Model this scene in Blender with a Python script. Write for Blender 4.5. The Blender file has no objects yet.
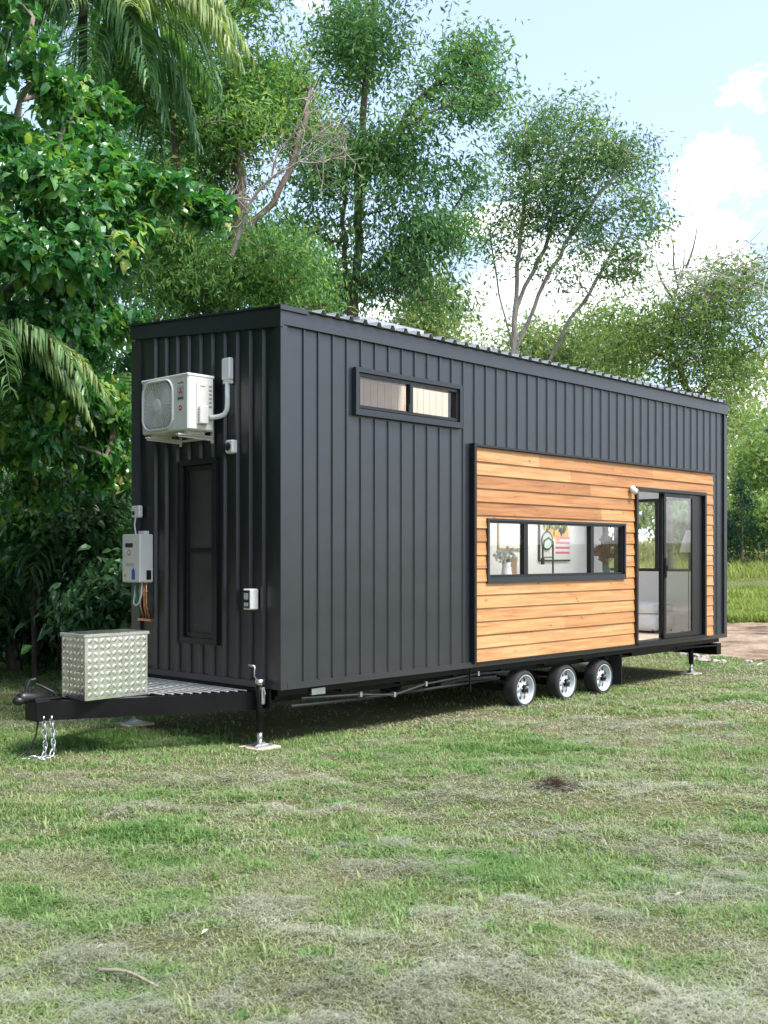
import bpy, math, random
import numpy as np
from mathutils import Vector
R = math.radians
SC = bpy.context.scene
COL = SC.collection

# ------------------------------------------------------------------ camera frame (surveyed from the photograph)
F, CX, HY, HC = 1092.0, 384.0, 555.0, 1.82
_n = math.hypot(1031, 1092)
SN, CS = 1031 / _n, 1092 / _n
RT = np.array([SN, -CS, 0.0]); FW = np.array([CS, SN, 0.0])
CAM = np.array([-6.750886, -7.695880, HC])

def at(px, py, D):
    """world point seen at photo pixel (px, py), D metres in front of the camera"""
    return CAM + D * (FW + (px - CX) / F * RT + np.array([0, 0, (HY - py) / F]))

def sstep(x, a, b):
    t = np.clip((x - a) / (b - a), 0, 1)
    return t * t * (3 - 2 * t)

# ------------------------------------------------------------------ noise
_rs = np.random.RandomState(11)
_TAB = _rs.rand(256, 256)

def vnoise(x, y):
    x = np.asarray(x, float); y = np.asarray(y, float)
    xi = np.floor(x).astype(int); yi = np.floor(y).astype(int)
    fx = x - xi; fy = y - yi
    fx = fx * fx * (3 - 2 * fx); fy = fy * fy * (3 - 2 * fy)
    g = lambda a, b: _TAB[a % 256, b % 256]
    return (g(xi, yi) * (1 - fx) + g(xi + 1, yi) * fx) * (1 - fy) + (g(xi, yi + 1) * (1 - fx) + g(xi + 1, yi + 1) * fx) * fy

def fbm(x, y, o=4):
    s = 0; a = .5; t = 0
    for i in range(o):
        s = s + a * vnoise(x * 2 ** i + 17.3 * i, y * 2 ** i + 5.1 * i); t += a; a *= .5
    return s / t

def height(x, y):
    x = np.asarray(x, float); y = np.asarray(y, float)
    rise = 0.042 * np.clip(x - 24, 0, 75) * sstep(x, 22, 40)
    und = 0.05 * (fbm(x * .35, y * .35, 2) - .5) + 0.09 * (fbm(x * 2.1, y * 2.1, 3) - .5)
    calm = 1 - np.exp(-(((x - 4) / 6.0) ** 4 + ((y - 1) / 2.2) ** 4))
    return rise + und * np.clip(calm, .12, 1)

# ------------------------------------------------------------------ materials
def newmat(name):
    m = bpy.data.materials.new(name); m.use_nodes = True
    nt = m.node_tree
    b = nt.nodes['Principled BSDF']
    return m, nt, b

def N(nt, typ, **kw):
    n = nt.nodes.new(typ)
    for k, v in kw.items():
        if k in n.inputs.keys():
            n.inputs[k].default_value = v
        else:
            setattr(n, k, v)
    return n

def ramp(nt, fac, stops):
    r = nt.nodes.new('ShaderNodeValToRGB')
    e = r.color_ramp.elements
    while len(e) < len(stops): e.new(.5)
    for i, (p, c) in enumerate(stops):
        e[i].position = p; e[i].color = (*c, 1)
    nt.links.new(fac, r.inputs[0])
    return r.outputs[0]

def surf(name, col, rough=.5, metal=0, var=.12, scale=6, bump=0, bscale=60, spec=.5, stretch=(1, 1, 1), coat=0):
    """plain painted / cast surface with mottled colour, roughness variation and fine bump"""
    m, nt, b = newmat(name)
    tc = N(nt, 'ShaderNodeTexCoord'); mp = N(nt, 'ShaderNodeMapping'); mp.inputs['Scale'].default_value = stretch
    nt.links.new(tc.outputs['Object'], mp.inputs[0])
    nz = N(nt, 'ShaderNodeTexNoise', Scale=scale, Detail=5.0, Roughness=.6)
    nt.links.new(mp.outputs[0], nz.inputs['Vector'])
    c = np.array(col)
    o = ramp(nt, nz.outputs['Fac'], [(.3, tuple(c * (1 - var))), (.7, tuple(np.minimum(c * (1 + var), .95)))])
    nt.links.new(o, b.inputs['Base Color'])
    mr = N(nt, 'ShaderNodeMapRange'); mr.inputs[3].default_value = max(rough - .08, .02); mr.inputs[4].default_value = min(rough + .1, 1)
    nt.links.new(nz.outputs['Fac'], mr.inputs[0]); nt.links.new(mr.outputs[0], b.inputs['Roughness'])
    b.inputs['Metallic'].default_value = metal
    b.inputs['Specular IOR Level'].default_value = spec
    b.inputs['Coat Weight'].default_value = coat
    if bump:
        n2 = N(nt, 'ShaderNodeTexNoise', Scale=bscale, Detail=3.0)
        nt.links.new(mp.outputs[0], n2.inputs['Vector'])
        bp = N(nt, 'ShaderNodeBump', Strength=bump, Distance=.01)
        nt.links.new(n2.outputs['Fac'], bp.inputs['Height']); nt.links.new(bp.outputs[0], b.inputs['Normal'])
    return m

def leafmat(name, stops, trans=.45, gloss=.35, rough=.45, tcol=(1.25, 1.3, .6)):
    """leaf colour from the per-leaf 'tint' attribute; part of the light passes through"""
    m, nt, b = newmat(name)
    a = N(nt, 'ShaderNodeAttribute', attribute_name='tint')
    c = ramp(nt, a.outputs['Fac'], stops)
    nt.links.new(c, b.inputs['Base Color'])
    b.inputs['Roughness'].default_value = rough
    b.inputs['Specular IOR Level'].default_value = gloss
    tr = N(nt, 'ShaderNodeBsdfTranslucent')
    mx = N(nt, 'ShaderNodeMix', data_type='RGBA', blend_type='MULTIPLY'); mx.inputs[0].default_value = 1
    mx.inputs[7].default_value = (*tcol, 1)
    nt.links.new(c, mx.inputs[6]); nt.links.new(mx.outputs[2], tr.inputs[0])
    ms = N(nt, 'ShaderNodeMixShader'); ms.inputs[0].default_value = trans
    out = nt.nodes['Material Output']
    nt.links.new(b.outputs[0], ms.inputs[1]); nt.links.new(tr.outputs[0], ms.inputs[2]); nt.links.new(ms.outputs[0], out.inputs[0])
    return m

def barkmat(name, a, b_, scale=9):
    m, nt, b = newmat(name)
    tc = N(nt, 'ShaderNodeTexCoord'); mp = N(nt, 'ShaderNodeMapping'); mp.inputs['Scale'].default_value = (1, 1, .25)
    nt.links.new(tc.outputs['Object'], mp.inputs[0])
    nz = N(nt, 'ShaderNodeTexNoise', Scale=scale, Detail=6.0, Roughness=.65)
    nt.links.new(mp.outputs[0], nz.inputs['Vector'])
    o = ramp(nt, nz.outputs['Fac'], [(.3, a), (.68, b_)])
    nt.links.new(o, b.inputs['Base Color']); b.inputs['Roughness'].default_value = .9
    bp = N(nt, 'ShaderNodeBump', Strength=.7, Distance=.03)
    nt.links.new(nz.outputs['Fac'], bp.inputs['Height']); nt.links.new(bp.outputs[0], b.inputs['Normal'])
    return m

def glassmat(name, tint=(.985, .995, .99), boost=1.0):
    m, nt, b = newmat(name)
    nt.nodes.remove(b)
    tr = N(nt, 'ShaderNodeBsdfTransparent'); tr.inputs[0].default_value = (*tint, 1)
    gl = N(nt, 'ShaderNodeBsdfGlossy', Roughness=.0)
    lw_ = N(nt, 'ShaderNodeLayerWeight', Blend=.5)
    pw = N(nt, 'ShaderNodeMath', operation='POWER'); pw.inputs[1].default_value = 4.0; nt.links.new(lw_.outputs['Facing'], pw.inputs[0])
    mu = N(nt, 'ShaderNodeMath', operation='MULTIPLY_ADD'); mu.inputs[1].default_value = .9; mu.inputs[2].default_value = .045 * boost
    nt.links.new(pw.outputs[0], mu.inputs[0])
    ms = N(nt, 'ShaderNodeMixShader')
    nt.links.new(mu.outputs[0], ms.inputs[0]); nt.links.new(tr.outputs[0], ms.inputs[1]); nt.links.new(gl.outputs[0], ms.inputs[2])
    nt.links.new(ms.outputs[0], nt.nodes['Material Output'].inputs[0])
    return m

def steelmat():
    m, nt, b = newmat('dark_steel')
    tc = N(nt, 'ShaderNodeTexCoord')
    n1 = N(nt, 'ShaderNodeTexNoise', Scale=1.6, Detail=6.0, Roughness=.65)
    nt.links.new(tc.outputs['Object'], n1.inputs['Vector'])
    mp = N(nt, 'ShaderNodeMapping'); mp.inputs['Scale'].default_value = (14, 14, .5)
    nt.links.new(tc.outputs['Object'], mp.inputs[0])
    n2 = N(nt, 'ShaderNodeTexNoise', Scale=1.5, Detail=4.0)
    nt.links.new(mp.outputs[0], n2.inputs['Vector'])
    ad = N(nt, 'ShaderNodeMath', operation='ADD'); nt.links.new(n1.outputs['Fac'], ad.inputs[0]); nt.links.new(n2.outputs['Fac'], ad.inputs[1])
    hf = N(nt, 'ShaderNodeMath', operation='MULTIPLY'); hf.inputs[1].default_value = .5; nt.links.new(ad.outputs[0], hf.inputs[0])
    o = ramp(nt, hf.outputs[0], [(.3, (.0050, .0078, .0115)), (.7, (.0085, .0122, .0175))])
    # road dust clinging to the lowest part of the sheets
    g = N(nt, 'ShaderNodeNewGeometry'); sp = N(nt, 'ShaderNodeSeparateXYZ'); nt.links.new(g.outputs['Position'], sp.inputs[0])
    lo = N(nt, 'ShaderNodeMapRange'); lo.inputs[1].default_value = .56; lo.inputs[2].default_value = 1.15; lo.inputs[3].default_value = .26; lo.inputs[4].default_value = 0
    nt.links.new(sp.outputs['Z'], lo.inputs[0])
    n4 = N(nt, 'ShaderNodeTexNoise', Scale=5.0, Detail=7.0, Roughness=.7); nt.links.new(tc.outputs['Object'], n4.inputs['Vector'])
    mm = N(nt, 'ShaderNodeMath', operation='MULTIPLY'); nt.links.new(lo.outputs[0], mm.inputs[0]); nt.links.new(n4.outputs['Fac'], mm.inputs[1])
    du = N(nt, 'ShaderNodeMix', data_type='RGBA'); du.inputs[7].default_value = (.060, .052, .042, 1); nt.links.new(mm.outputs[0], du.inputs[0]); nt.links.new(o, du.inputs[6])
    nt.links.new(du.outputs[2], b.inputs['Base Color'])
    mr = N(nt, 'ShaderNodeMapRange'); mr.inputs[3].default_value = .30; mr.inputs[4].default_value = .46
    b.inputs['Specular IOR Level'].default_value = .95
    nt.links.new(hf.outputs[0], mr.inputs[0]); nt.links.new(mr.outputs[0], b.inputs['Roughness'])
    n3 = N(nt, 'ShaderNodeTexNoise', Scale=1.4, Detail=2.5); nt.links.new(tc.outputs['Object'], n3.inputs['Vector'])
    bp = N(nt, 'ShaderNodeBump', Strength=.4, Distance=.03); nt.links.new(n3.outputs['Fac'], bp.inputs['Height']); nt.links.new(bp.outputs[0], b.inputs['Normal'])
    return m

BZ0, BP, NB = .618, .1505, 16      # weatherboards: lowest edge, pitch, count
def timbermat():
    m, nt, b = newmat('oiled_cypress')
    g = N(nt, 'ShaderNodeNewGeometry')
    sp = N(nt, 'ShaderNodeSeparateXYZ'); nt.links.new(g.outputs['Position'], sp.inputs[0])
    mt = lambda op, a, v=None: (lambda n: (nt.links.new(a, n.inputs[0]), (n.inputs.__getitem__(1).__setattr__('default_value', v) if isinstance(v, (int, float)) else (nt.links.new(v, n.inputs[1]) if v is not None else None)), n.outputs[0])[2])(N(nt, 'ShaderNodeMath', operation=op))
    row = mt('FLOOR', mt('DIVIDE', mt('SUBTRACT', sp.outputs['Z'], BZ0), BP))
    wn = N(nt, 'ShaderNodeTexWhiteNoise', noise_dimensions='1D'); nt.links.new(row, wn.inputs['W'])
    # grain coordinates: stretched along the board and shifted per board
    cb = N(nt, 'ShaderNodeCombineXYZ')
    nt.links.new(mt('ADD', mt('MULTIPLY', sp.outputs['X'], .55), mt('MULTIPLY', wn.outputs['Value'], 37.0)), cb.inputs[0])
    nt.links.new(mt('MULTIPLY', sp.outputs['Z'], 9.0), cb.inputs[2]); nt.links.new(row, cb.inputs[1])
    gr = N(nt, 'ShaderNodeTexNoise', Scale=2.6, Detail=7.0, Roughness=.62, Distortion=.7)
    nt.links.new(cb.outputs[0], gr.inputs['Vector'])
    base = ramp(nt, gr.outputs['Fac'], [(.22, (.26, .110, .036)), (.42, (.44, .220, .084)), (.58, (.535, .30, .125)), (.80, (.60, .38, .18))])
    pc = mt('FLOOR', mt('DIVIDE', mt('ADD', sp.outputs['X'], mt('MULTIPLY', wn.outputs['Value'], 7.0)), 2.7))
    cp = N(nt, 'ShaderNodeCombineXYZ'); nt.links.new(row, cp.inputs[0]); nt.links.new(pc, cp.inputs[1])
    w2 = N(nt, 'ShaderNodeTexWhiteNoise', noise_dimensions='2D'); nt.links.new(cp.outputs[0], w2.inputs['Vector'])
    tone = ramp(nt, w2.outputs['Value'], [(0, (.66, .54, .44)), (.3, (.90, .80, .70)), (.65, (1, 1, 1)), (1, (1.0, .78, .58))])
    mx = N(nt, 'ShaderNodeMix', data_type='RGBA', blend_type='MULTIPLY'); mx.inputs[0].default_value = 1.0
    nt.links.new(base, mx.inputs[6]); nt.links.new(tone, mx.inputs[7])
    # knots
    cb2 = N(nt, 'ShaderNodeCombineXYZ')
    nt.links.new(mt('ADD', mt('MULTIPLY', sp.outputs['X'], 1.0), mt('MULTIPLY', wn.outputs['Value'], 9.0)), cb2.inputs[0])
    nt.links.new(mt('MULTIPLY', sp.outputs['Z'], 2.0), cb2.inputs[2])
    vo = N(nt, 'ShaderNodeTexVoronoi', Scale=3.6); nt.links.new(cb2.outputs[0], vo.inputs['Vector'])
    kn = ramp(nt, vo.outputs['Distance'], [(.05, (1, 1, 1)), (.13, (0, 0, 0))])
    mk = N(nt, 'ShaderNodeMix', data_type='RGBA'); mk.inputs[7].default_value = (.17, .065, .022, 1)
    nt.links.new(mt('MULTIPLY', kn, .75), mk.inputs[0]); nt.links.new(mx.outputs[2], mk.inputs[6])
    nt.links.new(mk.outputs[2], b.inputs['Base Color'])
    b.inputs['Roughness'].default_value = .55
    bp = N(nt, 'ShaderNodeBump', Strength=.25, Distance=.01); nt.links.new(gr.outputs['Fac'], bp.inputs['Height']); nt.links.new(bp.outputs[0], b.inputs['Normal'])
    return m

M = {}
M['steel'] = steelmat()
M['steel_frame'] = surf('window_frame_paint', (.006, .007, .008), .38, var=.15)
M['grey_frame'] = surf('surround_flashing', (.018, .023, .028), .42, var=.12)
M['timber'] = timbermat()
M['roof'] = surf('roof_sheet', (.34, .36, .39), .45, var=.12, scale=3)
M['white'] = surf('white_wall', (.90, .89, .865), .7, var=.03, scale=3, bump=.05)
M['lining'] = surf('pine_lining', (.74, .60, .49), .6, var=.06, scale=4)
M['floor_in'] = surf('oak_floor', (.58, .47, .36), .45, var=.2, scale=5, stretch=(1, 8, 1))
M['chassis'] = surf('chassis_paint', (.0045, .0045, .005), .42, var=.3, spec=.2)
M['galv'] = surf('galvanised_steel', (.55, .57, .58), .38, metal=1, var=.2, scale=25)
M['alu'] = surf('bright_aluminium', (.84, .84, .80), .27, metal=1, var=.06, scale=9)
M['grating'] = surf('zinc_bars', (.42, .44, .45), .5, metal=.2, var=.15, scale=20)
M['plastic'] = surf('white_plastic', (.66, .67, .66), .42, var=.03)
M['enamel'] = surf('white_enamel', (.65, .65, .62), .33, var=.035, scale=3)
M['grille'] = surf('fan_grey', (.27, .29, .30), .5, var=.1)
M['fanblade'] = surf('fan_blade_grey', (.50, .51, .51), .5, var=.05)
M['black'] = surf('black_plastic', (.012, .012, .013), .4, var=.2)
M['rubber'] = surf('tyre_rubber', (.022, .022, .023), .75, var=.35, scale=14, bump=.3, bscale=90)
M['silver'] = surf('wheel_silver', (.50, .53, .56), .42, metal=.4, var=.1, scale=18)
M['copper'] = surf('copper_pipe', (.72, .36, .22), .4, metal=1, var=.25, scale=20)
M['greenpipe'] = surf('green_lagging', (.02, .22, .13), .6, var=.15)
M['whitehose'] = surf('white_hose', (.62, .66, .66), .5)
M['red'] = surf('red_print', (.55, .025, .03), .5)
M['blue'] = surf('blue_print', (.03, .09, .42), .5)
M['ink'] = surf('grey_print', (.10, .10, .11), .5)
M['silverlabel'] = surf('grey_label', (.45, .46, .46), .45, var=.05)
M['pad'] = surf('ply_packer', (.55, .45, .36), .85, var=.2, scale=12, bump=.2)
M['linen'] = surf('white_linen', (.86, .85, .83), .9, var=.04, scale=8, bump=.25, bscale=25)
M['ceramic'] = surf('white_glaze', (.78, .80, .82), .2, var=.02)
M['palewood'] = surf('pale_oak', (.52, .36, .22), .55, var=.15, stretch=(1, 1, 6))
M['tealglaze'] = surf('teal_glaze', (.06, .20, .17), .25, var=.3)
M['mint'] = surf('mint_glaze', (.55, .70, .60), .4, var=.1)
M['paper'] = surf('paper', (.80, .79, .76), .8, var=.02)
M['yellow'] = surf('lemon_ink', (.78, .42, .03), .7, var=.2, scale=30)
M['pink'] = surf('pink_ink', (.75, .18, .30), .7, var=.2, scale=30)
M['greenink'] = surf('leaf_ink', (.10, .22, .05), .7, var=.3, scale=30)
M['petal'] = surf('white_petal', (.84, .86, .78), .8, var=.12, scale=60)
M['dryflower'] = surf('dried_flower', (.17, .065, .05), .9, var=.45, scale=60)
M['stem'] = surf('stem_green', (.06, .11, .04), .7, var=.2)
M['stone'] = surf('pale_stone', (.36, .32, .29), .9, var=.25, scale=9, bump=.5, bscale=30)
M['deadwood'] = barkmat('dead_wood', (.16, .12, .10), (.34, .28, .24))
M['glass'] = glassmat('window_glass')
M['doorglass'] = glassmat('door_glass', (.975, .985, .975), 1.6)
M['smokeglass'] = surf('insect_screen', (.035, .038, .040), .5, var=.45, scale=1.5, spec=.5)

# ------------------------------------------------------------------ mesh building
ORG = {}
FIT = [False]
def fit(p):
    """survey correction along the house: positions were read off the wall plane, trim stands proud of it"""
    x = float(p[0]); t = min(max((x - .15) / .75, 0), 1)
    return (x - .044 * t - .0060 * max(x - .9, 0), float(p[1]), float(p[2]))
class MB:
    def __init__(s): s.v = []; s.f = []; s.mi = []; s.m = 0; s.smooth = []; s.sm = False
    def add(s, vs, fs):
        o = len(s.v); s.v += [fit(p) if FIT[0] else tuple(map(float, p)) for p in vs]
        for f in fs:
            s.f.append(tuple(i + o for i in f)); s.mi.append(s.m); s.smooth.append(s.sm)
    def quad(s, a, b, c, d): s.add([a, b, c, d], [(0, 1, 2, 3)])
    def box(s, x0, x1, y0, y1, z0, z1, bev=0):
        if bev <= 0:
            s.add([(x0, y0, z0), (x1, y0, z0), (x1, y1, z0), (x0, y1, z0), (x0, y0, z1), (x1, y0, z1), (x1, y1, z1), (x0, y1, z1)],
                  [(0, 3, 2, 1), (4, 5, 6, 7), (0, 1, 5, 4), (1, 2, 6, 5), (2, 3, 7, 6), (3, 0, 4, 7)]); return
        e = bev
        vs = []
        for z, i in ((z0, e), (z0 + e, 0), (z1 - e, 0), (z1, e)):
            a, b, c, d = x0 + i, x1 - i, y0 + i, y1 - i
            k = e
            if i: vs += [(a, c + 0, z), (b, c, z), (b, c, z), (b, d, z), (b, d, z), (a, d, z), (a, d, z), (a, c, z)]
            else: vs += [(a + k, c, z), (b - k, c, z), (b, c + k, z), (b, d - k, z), (b - k, d, z), (a + k, d, z), (a, d - k, z), (a, c + k, z)]
        fs = [(7, 5, 3, 1)[::1], (24 + 1, 24 + 3, 24 + 5, 24 + 7)]
        for r in range(3):
            for i in range(8):
                j = (i + 1) % 8
                fs.append((r * 8 + i, r * 8 + j, r * 8 + 8 + j, r * 8 + 8 + i))
        s.add(vs, fs)
    def prism(s, poly, axis, a, b):
        """extrude a 2-D polygon (list of (u,v)) along axis from a to b; axis x:(y,z) y:(x,z) z:(x,y)"""
        mk = {'x': lambda p, t: (t, p[0], p[1]), 'y': lambda p, t: (p[0], t, p[1]), 'z': lambda p, t: (p[0], p[1], t)}[axis]
        n = len(poly)
        vs = [mk(p, a) for p in poly] + [mk(p, b) for p in poly]
        fs = [tuple(range(n))[::-1], tuple(range(n, 2 * n))] + [(i, (i + 1) % n, n + (i + 1) % n, n + i) for i in range(n)]
        s.add(vs, fs)
    def tube(s, pts, rad, n=8, cap=True):
        pts = [np.array(p, float) for p in pts]
        if not hasattr(rad, '__len__'): rad = [rad] * len(pts)
        vs = []; fs = []
        t0 = pts[1] - pts[0]
        ref = np.array([0, 0, 1.0]) if abs(t0[2]) < .9 * np.linalg.norm(t0) else np.array([1.0, 0, 0])
        for i, p in enumerate(pts):
            t = pts[min(i + 1, len(pts) - 1)] - pts[max(i - 1, 0)]
            t = t / (np.linalg.norm(t) + 1e-9)
            u = np.cross(ref, t); ul = np.linalg.norm(u)
            if ul < 1e-6: u = np.array([1.0, 0, 0]); ul = 1
            u = u / ul; w = np.cross(t, u); ref = w * 0 + np.cross(t, u) if False else ref
            for k in range(n):
                a = 2 * math.pi * k / n
                vs.append(p + rad[i] * (math.cos(a) * u + math.sin(a) * w))
        for i in range(len(pts) - 1):
            for k in range(n):
                k2 = (k + 1) % n
                fs.append((i * n + k, i * n + k2, (i + 1) * n + k2, (i + 1) * n + k))
        if cap:
            fs.append(tuple(range(n))[::-1]); fs.append(tuple(range((len(pts) - 1) * n, len(pts) * n)))
        s.add(vs, fs)
    def lathe(s, prof, c, axis='z', n=24, cap=True):
        """prof: list of (radius, height)"""
        vs = []; fs = []
        for r, h in prof:
            for k in range(n):
                a = 2 * math.pi * k / n; u, w = r * math.cos(a), r * math.sin(a)
                p = {'z': (u, w, h), 'y': (u, h, w), 'x': (h, u, w)}[axis]
                vs.append((p[0] + c[0], p[1] + c[1], p[2] + c[2]))
        for i in range(len(prof) - 1):
            for k in range(n):
                k2 = (k + 1) % n
                fs.append((i * n + k, i * n + k2, (i + 1) * n + k2, (i + 1) * n + k))
        if cap and prof[0][0] > 1e-6: fs.append(tuple(range(n))[::-1])
        if cap and prof[-1][0] > 1e-6: fs.append(tuple(range((len(prof) - 1) * n, len(prof) * n)))
        s.add(vs, fs)
    def blob(s, c, r, seed=0, n=8, m=6, amp=.2):
        rg = np.random.RandomState(seed); r = np.array(r if hasattr(r, '__len__') else [r] * 3)
        vs = [];
        for i in range(1, m):
            th = math.pi * i / m
            for k in range(n):
                ph = 2 * math.pi * k / n
                d = np.array([math.sin(th) * math.cos(ph), math.sin(th) * math.sin(ph), math.cos(th)])
                vs.append(np.array(c) + d * r * (1 + amp * (rg.rand() - .5) * 2))
        top = len(vs); vs.append(np.array(c) + (0, 0, r[2])); vs.append(np.array(c) - (0, 0, r[2]))
        fs = []
        for i in range(m - 2):
            for k in range(n):
                k2 = (k + 1) % n
                fs.append((i * n + k, (i + 1) * n + k, (i + 1) * n + k2, i * n + k2))
        for k in range(n):
            k2 = (k + 1) % n
            fs.append((top, k, k2)); fs.append((top + 1, (m - 2) * n + k2, (m - 2) * n + k))
        s.add(vs, fs)
    def rounded(s, x0, x1, y0, y1, z0, z1, e=.3, n=20, m=12, seed=0, amp=0):
        """soft cushion: a super-ellipsoid filling the box"""
        rg = np.random.RandomState(seed); c = np.array([(x0 + x1) / 2, (y0 + y1) / 2, (z0 + z1) / 2]); r = np.array([x1 - x0, y1 - y0, z1 - z0]) / 2
        sp = lambda a: math.copysign(abs(a) ** e, a)
        vs = []
        for i in range(m + 1):
            th = -math.pi / 2 + math.pi * i / m
            for k in range(n):
                ph = 2 * math.pi * k / n
                d = np.array([sp(math.cos(th)) * sp(math.cos(ph)), sp(math.cos(th)) * sp(math.sin(ph)), sp(math.sin(th))])
                vs.append(c + d * r * (1 + amp * (rg.rand() - .5)))
        fs = []
        for i in range(m):
            for k in range(n):
                k2 = (k + 1) % n
                fs.append((i * n + k, i * n + k2, (i + 1) * n + k2, (i + 1) * n + k))
        s.add(vs, fs)
    def build(s, name, mats, parent=None, org=None, smooth=None):
        po = ORG[parent.name] if parent else np.zeros(3)
        og = np.array(org, float) if org is not None else po
        me = bpy.data.meshes.new(name)
        me.from_pydata([tuple(np.array(p) - og) for p in s.v], [], s.f)
        for m in (mats if isinstance(mats, (list, tuple)) else [mats]): me.materials.append(M[m] if isinstance(m, str) else m)
        me.polygons.foreach_set('material_index', s.mi)
        sm = s.smooth if smooth is None else [smooth] * len(s.f)
        me.polygons.foreach_set('use_smooth', sm)
        me.update()
        return link(name, me, parent, og)

def link(name, data, parent=None, og=None):
    o = bpy.data.objects.new(name, data); COL.objects.link(o)
    po = ORG[parent.name] if parent else np.zeros(3)
    og = po if og is None else np.array(og, float)
    if parent: o.parent = parent
    o.location = tuple(og - po); ORG[o.name] = og
    return o

def tag(o, label=None, cat=None, group=None, kind=None):
    if label: o['label'] = label
    if cat: o['category'] = cat
    if group: o['group'] = group
    if kind: o['kind'] = kind
    return o

def thing(name, label, cat, org, group=None):
    return tag(link(name, None, None, org), label, cat, group)

def bulk(name, V, Fc, mat, parent=None, org=None, tint=None, smooth=True, sizes=None):
    """numpy mesh: V (n,3), Fc list of (k, m) index arrays, tint per vertex"""
    po = ORG[parent.name] if parent else np.zeros(3)
    og = po if org is None else np.array(org, float)
    me = bpy.data.meshes.new(name)
    V = np.asarray(V, np.float32) - og.astype(np.float32)
    me.vertices.add(len(V)); me.vertices.foreach_set('co', V.ravel())
    tot = np.concatenate([np.full(len(f), f.shape[1], np.int32) for f in Fc])
    idx = np.concatenate([f.ravel() for f in Fc]).astype(np.int32)
    me.loops.add(len(idx)); me.loops.foreach_set('vertex_index', idx)
    me.polygons.add(len(tot))
    st = np.concatenate([[0], np.cumsum(tot)[:-1]]).astype(np.int32)
    me.polygons.foreach_set('loop_start', st)
    me.polygons.foreach_set('use_smooth', np.full(len(tot), smooth, bool))
    if tint is not None:
        a = me.attributes.new('tint', 'FLOAT', 'POINT'); a.data.foreach_set('value', np.asarray(tint, np.float32))
    me.materials.append(M[mat] if isinstance(mat, str) else mat)
    me.update(calc_edges=True)
    return link(name, me, parent, og)

def text(name, s, size, mat, parent, loc, rot, extrude=.001):
    c = bpy.data.curves.new(name, 'FONT'); c.body = s; c.size = size; c.extrude = extrude; c.align_x = 'CENTER'; c.align_y = 'CENTER'
    c.materials.append(M[mat])
    t = bpy.data.objects.new('tmp', c); COL.objects.link(t)
    dg = bpy.context.evaluated_depsgraph_get(); me = bpy.data.meshes.new_from_object(t.evaluated_get(dg)); bpy.data.objects.remove(t)
    o = link(name, me, parent, loc); o.rotation_euler = rot
    return o

# ================================================================== THE TINY HOUSE
L, W = 9.09, 2.39
def zroof(y): return 4.13 + .16 * y / W
house = thing('tiny_house', 'long charcoal steel clad tiny house on a trailer with a timber panel and sliding door', 'tiny house', (0, 0, 0))

def wall(mb, us, vs, holes, P, t0, t1):
    """rectangular wall with holes; P(u, v, t) -> xyz"""
    U = sorted(set(list(us) + [h[i] for h in holes for i in (0, 1)])); V = sorted(set(list(vs) + [h[i] for h in holes for i in (2, 3)]))
    sol = lambda i, j: 0 <= i < len(U) - 1 and 0 <= j < len(V) - 1 and not any(h[0] - 1e-6 <= (U[i] + U[i + 1]) / 2 <= h[1] + 1e-6 and h[2] <= (V[j] + V[j + 1]) / 2 <= h[3] for h in holes)
    for i in range(len(U) - 1):
        for j in range(len(V) - 1):
            if not sol(i, j): continue
            a, b, c, d = U[i], U[i + 1], V[j], V[j + 1]
            for t in (t0, t1): mb.quad(P(a, c, t), P(b, c, t), P(b, d, t), P(a, d, t))
            for (di, dj, p, q) in ((-1, 0, (a, c), (a, d)), (1, 0, (b, c), (b, d)), (0, -1, (a, c), (b, c)), (0, 1, (a, d), (b, d))):
                if not sol(i + di, j + dj): mb.quad(P(*p, t0), P(*q, t0), P(*q, t1), P(*p, t1))

def ring(mb, u0, u1, v0, v1, w, P, t0, t1):
    """rectangular frame of section w between depths t0 and t1"""
    def bx(a, b, c, d):
        p, q = P(a, c, t0), P(b, d, t1)
        mb.box(*sum([sorted((p[i], q[i])) for i in range(3)], []))
    if not hasattr(w, '__len__'): w = (w,) * 4
    l, r, b, t = w
    bx(u0, u0 + l, v0, v1); bx(u1 - r, u1, v0, v1); bx(u0 + l, u1 - r, v0, v0 + b); bx(u0 + l, u1 - r, v1 - t, v1)

PY = lambda u, v, t: (u, t, v)
PX = lambda u, v, t: (t, u, v)
LWN = (1.03, 2.62, 3.29, 3.64)      # loft window
KWN = (3.145, 6.075, 1.567, 2.212)      # kitchen window
DOR = (6.38, 8.36, .63, 2.72)       # door
FWN = (.98, 1.44, 1.0, 2.72)        # front window
EWN = (.50, 2.1, 1.56, 2.72)        # end wall window
BWN = (3.0, 6.0, 1.2, 3.4)         # unseen far side window, added to light the kitchen
BW2 = (6.2, 8.6, 2.75, 3.7)         # unseen far side highlight window, added to brighten the interior
SKYS = [(1.5, 2.4, .4, 1.2), (3.2, 6.1, .5, 2.15), (6.4, 8.7, .5, 2.15)]   # first a real roof light, other two unseen, added to light the rooms
SKY = SKYS[0]
# steel walls
FIT[0] = True
mb = MB()
wall(mb, (0.002, L - .002), (.56, 4.09), [LWN, KWN, DOR], PY, 0, .05)
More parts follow.
